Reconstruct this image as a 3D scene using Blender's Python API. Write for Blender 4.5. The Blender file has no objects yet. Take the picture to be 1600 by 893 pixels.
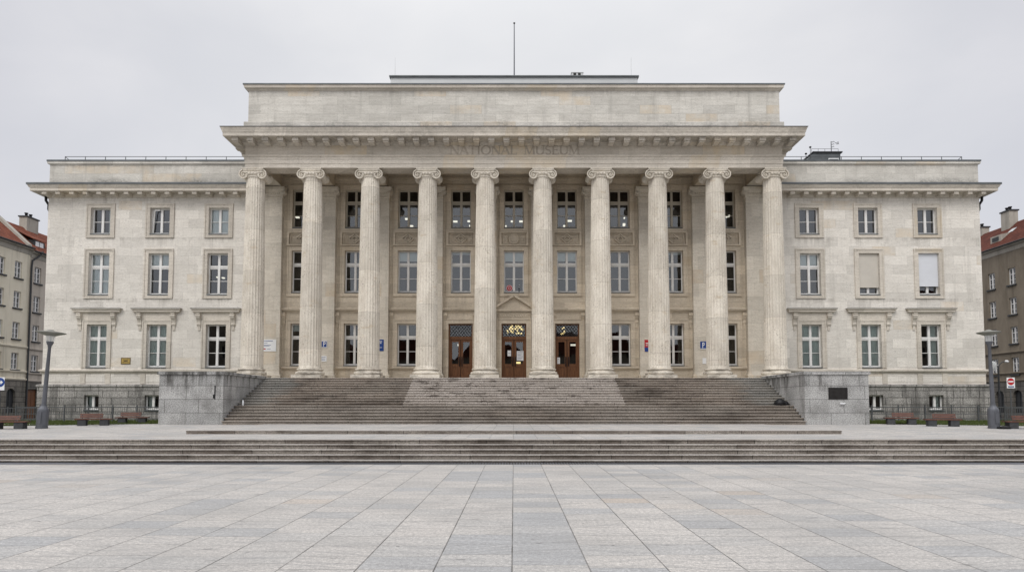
import bpy, math, random
from math import sin, cos, pi, radians, floor
from mathutils import Vector, Matrix
random.seed(7)
S = bpy.context.scene
COL = S.collection

# ------------------------------------------------------------------ camera
F, TH, HY, CX, EYE = 1060.0, radians(3.2), 635.0, 803.0, 1.7
SHY = HY - F * math.tan(TH)
cam = bpy.data.cameras.new('camera'); co = bpy.data.objects.new('camera', cam); COL.objects.link(co)
cam.sensor_width = 36; cam.lens = 36 * F / 1600; cam.clip_start = .1; cam.clip_end = 3000
cam.shift_x = -(CX - 800) / 1600; cam.shift_y = (SHY - 446.5) / 1600
co.location = (0, 0, EYE); co.rotation_euler = (radians(90) + TH, 0, 0)
S.camera = co

def ray(px, py):
    xc = (px - CX) / F; zc = (SHY - py) / F
    return xc, cos(TH) - zc * sin(TH), sin(TH) + zc * cos(TH)
def at(px, py, Y):            # where the photograph's point lies on a wall at depth Y
    x, y, z = ray(px, py); t = Y / y
    return t * x, EYE + t * z
def onx(px, py, X):           # where it lies on a street wall at sideways distance X
    x, y, z = ray(px, py); t = X / x
    return t * y, EYE + t * z

# ------------------------------------------------------------------ node helper
class NT:
    def __init__(s, name):
        s.m = bpy.data.materials.new(name); s.m.use_nodes = True
        s.t = s.m.node_tree; s.t.nodes.clear()
        s.out = s.t.nodes.new('ShaderNodeOutputMaterial')
        s.b = s.t.nodes.new('ShaderNodeBsdfPrincipled')
        s.t.links.new(s.b.outputs[0], s.out.inputs[0])
        s._pos = None
    def new(s, k): return s.t.nodes.new(k)
    def put(s, sock, v):
        if isinstance(v, bpy.types.NodeSocket): s.t.links.new(v, sock)
        elif v is not None:
            if sock.type == 'RGBA' and hasattr(v, '__len__') and len(v) == 3: v = (*v, 1)
            sock.default_value = v
    def ma(s, op, a, b=None, c=None, clamp=False):
        n = s.new('ShaderNodeMath'); n.operation = op; n.use_clamp = clamp
        s.put(n.inputs[0], a); s.put(n.inputs[1], b)
        if c is not None: s.put(n.inputs[2], c)
        return n.outputs[0]
    def pos(s):
        if s._pos is None:
            g = s.new('ShaderNodeNewGeometry'); x = s.new('ShaderNodeSeparateXYZ')
            s.t.links.new(g.outputs['Position'], x.inputs[0]); s._pos = (x.outputs[0], x.outputs[1], x.outputs[2], g.outputs['Position'])
        return s._pos
    def vec(s, x, y, z=0.0):
        n = s.new('ShaderNodeCombineXYZ'); s.put(n.inputs[0], x); s.put(n.inputs[1], y); s.put(n.inputs[2], z); return n.outputs[0]
    def scl(s, v, sc):
        n = s.new('ShaderNodeVectorMath'); n.operation = 'MULTIPLY'; s.put(n.inputs[0], v); n.inputs[1].default_value = sc; return n.outputs[0]
    def noise(s, v, scale=1, det=4, rough=.55, dist=0.0):
        n = s.new('ShaderNodeTexNoise'); s.put(n.inputs['Vector'], v); n.inputs['Scale'].default_value = scale
        n.inputs['Detail'].default_value = det; n.inputs['Roughness'].default_value = rough; n.inputs['Distortion'].default_value = dist
        return n.outputs[0]
    def white(s, v):
        n = s.new('ShaderNodeTexWhiteNoise'); n.noise_dimensions = '3D'; s.put(n.inputs[0], v); return n.outputs[0], n.outputs[1]
    def rng(s, v, a, b, c=0.0, d=1.0, smooth=False):
        n = s.new('ShaderNodeMapRange'); n.clamp = True
        if smooth: n.interpolation_type = 'SMOOTHSTEP'
        s.put(n.inputs[0], v); s.put(n.inputs[1], a); s.put(n.inputs[2], b); s.put(n.inputs[3], c); s.put(n.inputs[4], d); return n.outputs[0]
    def mix(s, f, a, b, mode='MIX'):
        n = s.new('ShaderNodeMix'); n.data_type = 'RGBA'; n.blend_type = mode; n.clamp_factor = True
        s.put(n.inputs[0], f); s.put(n.inputs[6], a); s.put(n.inputs[7], b); return n.outputs[2]
    def ramp(s, v, stops):
        n = s.new('ShaderNodeValToRGB'); e = n.color_ramp.elements
        while len(e) < len(stops): e.new(.5)
        for el, (p, c) in zip(e, stops): el.position = p; el.color = (*c, 1)
        s.put(n.inputs[0], v); return n.outputs[0]
    def blocks(s, u, v, w, h, stag=.5, jit=.3, joint=.008):
        """courses of blocks: id noise value, id colour, joint mask"""
        r = s.ma('DIVIDE', v, h); row = s.ma('FLOOR', r)
        rr, _ = s.white(s.vec(row, 3.7, 1.1))
        uu = s.ma('ADD', s.ma('DIVIDE', u, w), s.ma('ADD', s.ma('MULTIPLY', s.ma('MODULO', s.ma('ABSOLUTE', row), 2), stag), s.ma('MULTIPLY', rr, jit)))
        ci = s.ma('FLOOR', uu)
        val, colr = s.white(s.vec(ci, row, .37))
        fu = s.ma('MULTIPLY', s.ma('MINIMUM', s.ma('FRACT', uu), s.ma('SUBTRACT', 1, s.ma('FRACT', uu))), w)
        fv = s.ma('MULTIPLY', s.ma('MINIMUM', s.ma('FRACT', r), s.ma('SUBTRACT', 1, s.ma('FRACT', r))), h)
        j = s.ma('LESS_THAN', s.ma('MINIMUM', fu, fv), joint)
        return val, colr, j
    def bump(s, h, st=.3, d=.01):
        n = s.new('ShaderNodeBump'); n.inputs['Strength'].default_value = st; n.inputs['Distance'].default_value = d
        s.put(n.inputs['Height'], h); s.t.links.new(n.outputs[0], s.b.inputs['Normal'])
    def fin(s, col, rough=.8, metal=0.0, spec=.3):
        s.put(s.b.inputs['Base Color'], col); s.put(s.b.inputs['Roughness'], rough); s.put(s.b.inputs['Metallic'], metal)
        s.b.inputs['Specular IOR Level'].default_value = spec
        return s.m

def plain(name, col, rough=.6, metal=0.0, var=.12, scale=6, spec=.3):
    n = NT(name); p = n.pos()
    f = n.noise(p[3], scale, 4)
    c = n.mix(n.rng(f, .3, .7), tuple(x * (1 - var) for x in col), tuple(min(1, x * (1 + var)) for x in col))
    return n.fin(c, rough, metal, spec)

def limestone(name, light, dark, warm, w=1.55, h=.62, joint=.006, warmth=.12, grime=.35, jointdark=.7, ledges=(), splash=()):
    n = NT(name); x, y, z, P = n.pos(); u = n.ma('ADD', x, y)
    val, cr, j = n.blocks(u, z, w, h, joint=joint)
    bed = n.noise(n.scl(P, (.7, .7, 4.5)), 2.1, 7, .72)
    c = n.mix(n.rng(bed, .28, .60), dark, light)
    fine = n.noise(n.scl(P, (1.2, 1.2, 5)), 7, 4, .75)
    c = n.mix(n.rng(fine, .32, .52, .55, 0), c, tuple(v * .62 for v in dark))
    tint = n.rng(val, 0, 1, .88, 1.08)
    c = n.mix(1, c, n.vec(tint, tint, tint), 'MULTIPLY')
    w1 = n.ma('MULTIPLY', n.rng(cr, 0, 1), 1.0)
    val2, _ = n.white(n.scl(n.vec(val, val, val), (91.7, 53.1, 7.7)))
    wm = n.ma('MULTIPLY', n.ma('LESS_THAN', val2, warmth), n.rng(n.noise(P, 1.7, 4), .35, .6, .25, 1))
    c = n.mix(n.ma('MULTIPLY', wm, .55), c, warm)
    cloud = n.noise(n.scl(P, (.35, .35, .5)), 1, 5, .6)
    c = n.mix(n.rng(cloud, .45, .72, 0, grime), c, tuple(v * .72 for v in dark))
    # run-off streaks hanging from ledges, each with its own length
    if ledges:
        sn = n.noise(n.scl(P, (1, 1, .05)), 3.1, 5, .7)
        sl = n.noise(n.scl(P, (1, 1, .02)), .8, 3, .6)
        for zt_, ln, am in ledges:
            d_ = n.ma('SUBTRACT', zt_, z)
            m_ = n.ma('MULTIPLY', n.rng(d_, 0, .02), n.rng(d_, 0, n.ma('MULTIPLY', n.rng(sl, .35, .7), ln), 1, 0))
            c = n.mix(n.ma('MULTIPLY', m_, n.rng(sn, .44, .66, 0, am)), c, (.17, .15, .125))
    for z0_, z1_, am in splash:
        mo = n.noise(n.scl(P, (1, 1, 1.6)), 4.5, 7, .8); wh = n.noise(n.scl(P, (.25, .25, 0)), 1, 3, .6)
        m_ = n.ma('MULTIPLY', n.ma('MULTIPLY', n.rng(z, z0_, z1_, 1, 0), n.ma('GREATER_THAN', z, z0_ - .3)), n.rng(wh, .42, .6))
        c = n.mix(n.ma('MULTIPLY', m_, n.rng(mo, .40, .58, 0, am)), c, (.10, .098, .09))
    # runs of dirt
    run = n.noise(n.scl(P, (2.3, 2.3, .16)), 1, 5, .6)
    c = n.mix(n.rng(run, .56, .74, 0, grime * .9), c, tuple(v * .6 for v in dark))
    pit = n.noise(n.scl(P, (1, 1, 2.6)), 7.5, 4, .75)
    pm = n.ma('MULTIPLY', n.rng(pit, .60, .67), n.rng(n.noise(P, .55, 3), .38, .6, .25, 1))
    c = n.mix(n.ma('MULTIPLY', pm, .75), c, tuple(v * .32 for v in dark))
    c = n.mix(n.ma('MULTIPLY', j, jointdark * .8), c, tuple(v * .5 for v in dark))
    hgt = n.ma('SUBTRACT', bed, n.ma('ADD', n.ma('MULTIPLY', j, .5), n.ma('MULTIPLY', pm, .5)))
    n.bump(hgt, .35, .012)
    return n.fin(c, .9, 0, .15)

M = {}
M['wall'] = limestone('limestone_wall', (.77, .735, .675), (.62, .58, .52), (.62, .52, .39), warmth=.05, grime=.34, ledges=((15.9, 1.6, .55), (13.0, 1.1, .45), (8.9, 1.0, .5), (8.1, 1.5, .3), (3.95, .7, .4)))
M['trim'] = limestone('limestone_trim', (.66, .61, .535), (.51, .465, .40), (.56, .47, .34), w=1.9, h=3, joint=.004, warmth=.06, grime=.3, splash=((18.1, 18.6, .4),), ledges=((16.36, .5, .5), (18.56, .6, .5)))
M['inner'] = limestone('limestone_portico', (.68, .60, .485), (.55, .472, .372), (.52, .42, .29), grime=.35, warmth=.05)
M['attic'] = limestone('limestone_attic', (.67, .645, .59), (.51, .485, .435), (.60, .49, .35), w=2.0, h=.56, warmth=.09, grime=.5, ledges=((21.75, 1.1, .4), (17.95, .7, .4)), splash=((16.8, 17.15, .8), (18.9, 19.62, .7), (19.6, 20.0, .4)))
M['frieze'] = limestone('limestone_frieze', (.60, .55, .475), (.47, .42, .35), (.58, .46, .29), w=2.6, h=5, joint=.004, warmth=.2, grime=.45)

M['pil'] = limestone('limestone_pilaster', (.72, .67, .585), (.58, .525, .44), (.58, .46, .32), w=1.24, h=.9, joint=.005, warmth=.05, grime=.35)
def column_stone():
    n = NT('column_stone'); x, y, z, P = n.pos()
    oi = n.new('ShaderNodeObjectInfo')
    zz = n.ma('ADD', z, n.ma('MULTIPLY', oi.outputs['Random'], 3.0))
    r = n.ma('DIVIDE', zz, 2.6); row = n.ma('FLOOR', r)
    v, _ = n.white(n.vec(row, oi.outputs['Random'], .2))
    fr = n.ma('MULTIPLY', n.ma('MINIMUM', n.ma('FRACT', r), n.ma('SUBTRACT', 1, n.ma('FRACT', r))), 2.6)
    j = n.ma('LESS_THAN', fr, .008)
    big = n.noise(n.scl(P, (1.2, 1.2, .6)), 1.3, 6, .65)
    c = n.mix(n.rng(big, .35, .65), (.58, .53, .455), (.74, .69, .605))
    t = n.rng(v, 0, 1, .87, 1.07)
    c = n.mix(1, c, n.vec(t, t, n.ma('MULTIPLY', t, .995)), 'MULTIPLY')
    pit = n.noise(P, 11, 4, .7); msk = n.noise(P, .9, 3)
    pm = n.ma('MULTIPLY', n.rng(pit, .56, .64), n.rng(msk, .38, .60))
    c = n.mix(n.ma('MULTIPLY', pm, .75), c, (.24, .2, .15))
    st = n.noise(n.scl(P, (1, 1, 3)), 1.1, 5, .7)
    c = n.mix(n.ma('MULTIPLY', n.rng(st, .60, .70), .5), c, (.46, .35, .21))
    c = n.mix(n.ma('MULTIPLY', j, .7), c, (.25, .21, .16))
    gr = n.noise(n.scl(P, (.8, .8, 2)), 2.0, 6, .7)
    c = n.mix(n.ma('MULTIPLY', n.rng(z, 3.9, 4.35, 1, 0), n.rng(gr, .45, .62, 0, .65)), c, (.13, .115, .095))
    g2 = n.noise(P, 14, 4, .75)
    c = n.mix(n.rng(g2, .34, .52, .4, 0), c, (.33, .295, .245))
    n.bump(n.ma('SUBTRACT', big, n.ma('MULTIPLY', pm, .6)), .3, .015)
    return n.fin(c, .9, 0, .15)
M['column'] = column_stone()

def granite(name, a, b, w, h, joint, stain=.6, streaky=True, spk=60, runz=(-9, -8)):
    n = NT(name); x, y, z, P = n.pos(); u = n.ma('ADD', x, y)
    val, cr, j = n.blocks(u, z, w, h, joint=joint)
    c = n.mix(val, a, b)
    sp = n.noise(P, spk * .35, 3, .8)
    c = n.mix(n.rng(sp, .38, .60), n.mix(.72, c, (.05, .05, .052)), c)
    big = n.noise(P, .8, 5, .6)
    c = n.mix(n.rng(big, .45, .68, 0, .55), c, (.10, .098, .092))
    if streaky:
        run = n.noise(n.scl(P, (2.2, 2.2, .22)), 1, 5, .65)
        c = n.mix(n.ma('MULTIPLY', n.rng(run, .50, .60, 0, stain), n.rng(n.ma('ADD', z, n.ma('MULTIPLY', big, 1.6)), *runz)), c, (.055, .052, .048))
    c = n.mix(n.ma('MULTIPLY', j, .8), c, (.04, .038, .035))
    n.bump(n.ma('SUBTRACT', sp, n.ma('MULTIPLY', j, 1.5)), .35, .01)
    return n.fin(c, .8, 0, .25)
M['granite'] = granite('granite_plinth', (.38, .365, .34), (.54, .515, .48), 1.7, .46, .022, .6)
M['cheek'] = granite('granite_blocks', (.44, .44, .43), (.61, .605, .59), 1.75, .695, .011, .85, runz=(3.0, 4.1))

def step_stone(name, xm, base=((.30, .25, .205), (.42, .36, .305)), centre=True, w=2.3, h=.1518, z0=1.77):
    n = NT(name); x, y, z, P = n.pos()
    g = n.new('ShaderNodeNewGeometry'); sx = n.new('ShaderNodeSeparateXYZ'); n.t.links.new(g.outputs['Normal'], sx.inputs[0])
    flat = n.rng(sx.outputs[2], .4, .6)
    row = n.ma('FLOOR', n.ma('DIVIDE', n.ma('SUBTRACT', n.ma('SUBTRACT', z, z0), .004), h))
    rr, _ = n.white(n.vec(row, 2.1, .4))
    uu = n.ma('ADD', n.ma('DIVIDE', x, w), n.ma('MULTIPLY', rr, 5.0)); ci = n.ma('FLOOR', uu)
    val, _ = n.white(n.vec(ci, row, .9))
    fu = n.ma('MULTIPLY', n.ma('MINIMUM', n.ma('FRACT', uu), n.ma('SUBTRACT', 1, n.ma('FRACT', uu))), w)
    j = n.ma('LESS_THAN', fu, .012)
    c = n.mix(val, base[0], base[1])
    wide = n.noise(n.scl(P, (.16, .35, .5)), 1.0, 5, .6)
    c = n.mix(n.rng(wide, .42, .60, 0, .48), c, (.085, .066, .05))
    blot = n.noise(n.scl(P, (.5, .8, 1.4)), 1.0, 7, .72)
    c = n.mix(n.rng(blot, .46, .64, 0, .8), c, (.075, .058, .045))
    if centre:
        ax = n.ma('ABSOLUTE', x)
        cen = n.ma('MULTIPLY', n.ma('LESS_THAN', ax, 6.05), n.ma('GREATER_THAN', z, 1.78))
        b2 = n.noise(n.scl(P, (.8, .8, 2.5)), 1.2, 7, .75)
        lc = n.mix(n.rng(b2, .53, .62, 0, .8), n.mix(val, (.50, .445, .395), (.62, .565, .515)), (.10, .078, .062))
        c = n.mix(cen, c, lc)
        ends = n.ma('MULTIPLY', n.rng(n.ma('ADD', ax, n.ma('MULTIPLY', n.ma('SUBTRACT', blot, .5), 4)), 12.6, 13.6), n.ma('GREATER_THAN', z, 1.78))
        c = n.mix(n.ma('MULTIPLY', ends, .75), c, (.34, .34, .32))
        wr = n.ma('MULTIPLY', n.rng(n.noise(n.scl(P, (.35, .5, .9)), 1.0, 5, .6), .5, .62), n.rng(ax, 6, 6.1))
        c = n.mix(n.ma('MULTIPLY', wr, .4), c, (.40, .36, .31))
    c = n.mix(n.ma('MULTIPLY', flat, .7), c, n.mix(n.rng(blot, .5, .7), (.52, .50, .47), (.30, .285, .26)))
    if centre:
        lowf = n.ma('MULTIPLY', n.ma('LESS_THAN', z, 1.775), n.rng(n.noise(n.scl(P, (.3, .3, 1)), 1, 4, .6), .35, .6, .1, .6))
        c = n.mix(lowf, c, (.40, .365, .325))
    sp = n.noise(P, 22, 3, .8)
    c = n.mix(n.rng(sp, .42, .6, .55, 0), c, (.05, .042, .036))
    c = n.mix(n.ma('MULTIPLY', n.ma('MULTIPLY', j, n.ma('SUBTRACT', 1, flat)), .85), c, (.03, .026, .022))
    n.bump(sp, .3, .01)
    return n.fin(c, .8, 0, .2)
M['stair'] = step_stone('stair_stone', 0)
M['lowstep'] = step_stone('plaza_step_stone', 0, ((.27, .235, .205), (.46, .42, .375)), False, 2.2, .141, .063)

def paving():
    n = NT('granite_paving'); x, y, z, P = n.pos()
    W, L = .817, .602
    lx = n.ma('DIVIDE', n.ma('ADD', x, .02), W); lane = n.ma('FLOOR', lx)
    lr, _ = n.white(n.vec(lane, 5.5, .1))
    off = n.ma('MULTIPLY', n.ma('GREATER_THAN', lr, .45), lr)
    ly = n.ma('ADD', n.ma('DIVIDE', y, L), off); row = n.ma('FLOOR', ly)
    v, vc = n.white(n.vec(lane, row, .5))
    v2, _ = n.white(n.vec(lane, row, 7.5))
    fx = n.ma('MULTIPLY', n.ma('MINIMUM', n.ma('FRACT', lx), n.ma('SUBTRACT', 1, n.ma('FRACT', lx))), W)
    fy = n.ma('MULTIPLY', n.ma('MINIMUM', n.ma('FRACT', ly), n.ma('SUBTRACT', 1, n.ma('FRACT', ly))), L)
    jx = n.rng(fx, .006, .010, 1, 0)
    jr, _ = n.white(n.vec(lane, row, 3.1))
    jy = n.ma('MULTIPLY', n.rng(fy, .006, .012, 1, 0), n.rng(jr, .1, .8, .3, 1))
    core = n.ma('LESS_THAN', n.ma('ABSOLUTE', n.ma('ADD', lane, .5)), .8)     # middle lanes hold bluer slabs
    vv = n.ma('ADD', v, n.ma('MULTIPLY', core, n.rng(y, 8, 20, -.30, -.14)))
    c = n.ramp(vv, [(0, (.46, .466, .468)), (.12, (.525, .522, .51)), (.25, (.60, .578, .542)), (.6, (.655, .618, .57)), (.97, (.69, .652, .60)), (1, (.61, .52, .43))])
    # veins: bands turned a little differently in every slab
    ang = n.ma('MULTIPLY', n.ma('SUBTRACT', v2, .5), .9)
    vx = n.ma('ADD', n.ma('MULTIPLY', x, 1.2), n.ma('MULTIPLY', v2, 37))
    vy = n.ma('MULTIPLY', n.ma('ADD', y, n.ma('MULTIPLY', x, ang)), 13)
    band = n.noise(n.vec(vx, vy, v), 1, 5, .62, .4)
    c = n.mix(n.rng(band, .49, .64, 0, .5), c, (.30, .30, .30))
    c = n.mix(n.rng(band, .34, .47, .35, 0), c, (.66, .63, .59))
    thin = n.noise(n.vec(n.ma('MULTIPLY', vx, 1.6), n.ma('MULTIPLY', vy, 2.6), n.ma('ADD', v, 3)), 1, 3, .6, .3)
    c = n.mix(n.rng(n.ma('ABSOLUTE', n.ma('SUBTRACT', thin, .5)), 0, .022, .42, 0), c, (.20, .20, .198))
    sp = n.noise(P, 55, 3, .85)
    c = n.mix(n.rng(sp, .36, .58, .6, 0), c, (.14, .14, .142))
    sp2 = n.noise(P, 19, 4, .85)
    c = n.mix(n.rng(sp2, .40, .56, .6, 0), c, (.22, .215, .21))
    c = n.mix(n.rng(sp2, .56, .66, 0, .35), c, (.74, .72, .69))
    big = n.noise(P, .33, 6, .65)
    c = n.mix(n.rng(big, .44, .64, 0, .42), c, (.26, .257, .25))
    spot = n.noise(n.scl(P, (1, 2.2, 1)), 2.3, 6, .7)
    c = n.mix(n.rng(spot, .61, .68, 0, .7), c, (.15, .147, .143))
    chip = n.noise(n.scl(P, (.7, 2.4, 1)), 1.7, 3, .6)
    c = n.mix(n.rng(chip, .735, .75, 0, .8), c, (.085, .083, .08))
    gum = n.new('ShaderNodeTexVoronoi'); n.t.links.new(P, gum.inputs['Vector']); gum.inputs['Scale'].default_value = 1.1
    c = n.mix(n.rng(gum.outputs['Distance'], .022, .03, .7, 0), c, (.09, .09, .088))
    jn = n.ma('MULTIPLY', n.ma('MAXIMUM', jx, n.ma('MULTIPLY', jy, .8)), n.rng(n.noise(P, 1.9, 3), .3, .6, .55, 1))
    c = n.mix(n.ma('MULTIPLY', jn, .9), c, (.075, .073, .066))
    n.bump(n.ma('SUBTRACT', n.ma('MULTIPLY', sp, .4), jn), .3, .006)
    return n.fin(c, n.rng(v2, 0, 1, .55, .75), 0, .3)
M['paving'] = paving()

M['metal_roof'] = plain('zinc_flashing', (.115, .125, .13), .55, .3, .2, 1.5)
M['pent'] = plain('pale_cladding', (.52, .53, .53), .5, .2, .05, 1)
M['dark_metal'] = plain('dark_metal', (.05, .052, .055), .5, .4)
M['lamp_metal'] = plain('lamp_grey_paint', (.115, .12, .135), .45, .3, .12, 4)
M['rail'] = plain('rail_grey_paint', (.10, .104, .108), .5, .3)
M['white'] = plain('window_white_paint', (.72, .71, .69), .45, 0, .05, 3)
M['beige'] = plain('window_beige_paint', (.46, .42, .35), .5, 0, .06, 3)
M['dark'] = plain('dark_interior', (.035, .034, .033), .9)
M['curtain'] = plain('curtain_cloth', (.70, .76, .73), .9, 0, .1, 2.5)
M['curtain_pale'] = plain('blind_cloth', (.74, .78, .77), .9, 0, .05, 2)
M['blind_beige'] = plain('beige_roller_cloth', (.53, .495, .44), .9, 0, .06, 1.3)
M['blind_white'] = plain('white_roller_cloth', (.62, .635, .67), .9, 0, .03, 1.3)
M['brass'] = plain('brass', (.56, .40, .13), .35, .7, .15, 9)
M['bronze'] = plain('bronze', (.035, .033, .032), .45, .6, .2, 6)
M['concrete'] = plain('bench_concrete', (.055, .057, .06), .85, 0, .2, 9)
M['sign_white'] = plain('sign_white', (.78, .79, .80), .4, 0, .03)
M['sign_blue'] = plain('sign_blue', (.02, .06, .24), .4, 0, .05)
M['sign_red'] = plain('sign_red', (.45, .025, .03), .4, 0, .05)
M['ink'] = plain('ink_grey', (.16, .19, .30), .6)
M['black'] = plain('black_plastic', (.012, .012, .013), .5)
M['copper'] = plain('copper_sheet', (.55, .24, .14), .45, .4)
M['lead'] = plain('lead_bar', (.03, .03, .032), .6, .3)
M['asphalt'] = plain('asphalt', (.06, .06, .062), .9, 0, .25, 2)

def wood(name, a, b, sc=(14, 14, 1.2)):
    n = NT(name); P = n.pos()[3]
    g = n.noise(n.scl(P, sc), 1.5, 5, .6)
    n.bump(g, .2, .004)
    return n.fin(n.mix(n.rng(g, .3, .7), a, b), .5, 0, .35)
M['wood'] = wood('door_oak', (.095, .039, .016), (.21, .088, .035))
M['bench_wood'] = wood('bench_wood', (.085, .036, .026), (.15, .066, .046), (1.5, 9, 9))

def glass():
    n = NT('window_glass'); t = n.t
    t.nodes.remove(n.b)
    tr = n.new('ShaderNodeBsdfTransparent'); tr.inputs[0].default_value = (.80, .84, .84, 1)
    gl = n.new('ShaderNodeBsdfGlossy'); gl.inputs['Roughness'].default_value = .015
    x, y, z, P = n.pos()
    bm = n.new('ShaderNodeBump'); bm.inputs['Strength'].default_value = .06; bm.inputs['Distance'].default_value = .05
    n.put(bm.inputs['Height'], n.noise(P, 1.1, 1)); t.links.new(bm.outputs[0], gl.inputs['Normal'])
    fr = n.new('ShaderNodeFresnel'); fr.inputs['IOR'].default_value = 1.52
    mx = n.new('ShaderNodeMixShader')
    f = n.ma('MULTIPLY', fr.outputs[0], 2.6, clamp=True); gl.inputs[0].default_value = (.93, .96, 1, 1)
    t.links.new(f, mx.inputs[0]); t.links.new(tr.outputs[0], mx.inputs[1]); t.links.new(gl.outputs[0], mx.inputs[2])
    t.links.new(mx.outputs[0], n.out.inputs[0]); return n.m
M['glass'] = glass()

def emit(name, col, st):
    n = NT(name); e = n.new('ShaderNodeEmission'); e.inputs[0].default_value = (*col, 1); e.inputs[1].default_value = st
    n.t.nodes.remove(n.b); n.t.links.new(e.outputs[0], n.out.inputs[0]); return n.m
M['lit'] = emit('lamp_lit', (1, .93, .78), 1.15)
M['gold_lit'] = emit('chandelier_lit', (1, .74, .32), 1.7)

def lampglass():
    n = NT('frosted_lamp_glass'); n.b.inputs['Alpha'].default_value = .55
    return n.fin((.75, .77, .76), .15, 0, .5)
M['lamp_glass'] = lampglass()

def plaster(name, a, b):
    n = NT(name); x, y, z, P = n.pos()
    g = n.noise(n.scl(P, (.8, .8, .35)), 1, 6, .65)
    c = n.mix(n.rng(g, .3, .7), a, b)
    r = n.noise(n.scl(P, (1.6, 1.6, .12)), 1, 5, .6)
    c = n.mix(n.rng(r, .52, .7, 0, .45), c, tuple(v * .5 for v in a))
    n.bump(n.noise(P, 18, 3), .2, .01)
    return n.fin(c, .95, 0, .1)
M['plaster_cream'] = plaster('plaster_cream', (.64, .585, .46), (.76, .70, .575))
M['plaster_rose'] = plaster('plaster_rose', (.43, .385, .33), (.54, .485, .42))
M['plaster_brown'] = plaster('plaster_brown', (.17, .143, .11), (.245, .21, .165))
M['plaster_trim'] = plaster('plaster_trim', (.32, .30, .26), (.45, .42, .37))
M['rust_stone'] = granite('street_level_stone', (.15, .135, .115), (.21, .19, .16), 1.6, .55, .03, .5)
M['rust_pale'] = granite('pale_street_level_stone', (.24, .22, .18), (.31, .28, .235), 1.6, .55, .03, .5)

def tiles(name, a, b):
    n = NT(name); x, y, z, P = n.pos()
    val, cr, j = n.blocks(y, z, .32, .27, joint=.03)
    c = n.mix(val, a, b)
    g = n.noise(P, .6, 5, .65)
    c = n.mix(n.rng(g, .45, .7, 0, .6), c, tuple(v * .45 for v in a))
    c = n.mix(n.ma('MULTIPLY', j, .7), c, tuple(v * .25 for v in a))
    n.bump(j, -.5, .03)
    return n.fin(c, .85, 0, .15)
M['tiles_a'] = tiles('clay_tiles', (.175, .055, .033), (.25, .085, .05))
M['tiles_b'] = tiles('dark_clay_tiles', (.10, .03, .02), (.15, .048, .03))
def grassmat():
    n = NT('grass_blades'); P = n.pos()[3]
    g = n.noise(P, 1.3, 5, .7)
    return n.fin(n.mix(n.rng(g, .3, .7), (.05, .075, .022), (.10, .115, .04)), .9, 0, .1)
M['grass'] = grassmat()

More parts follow.
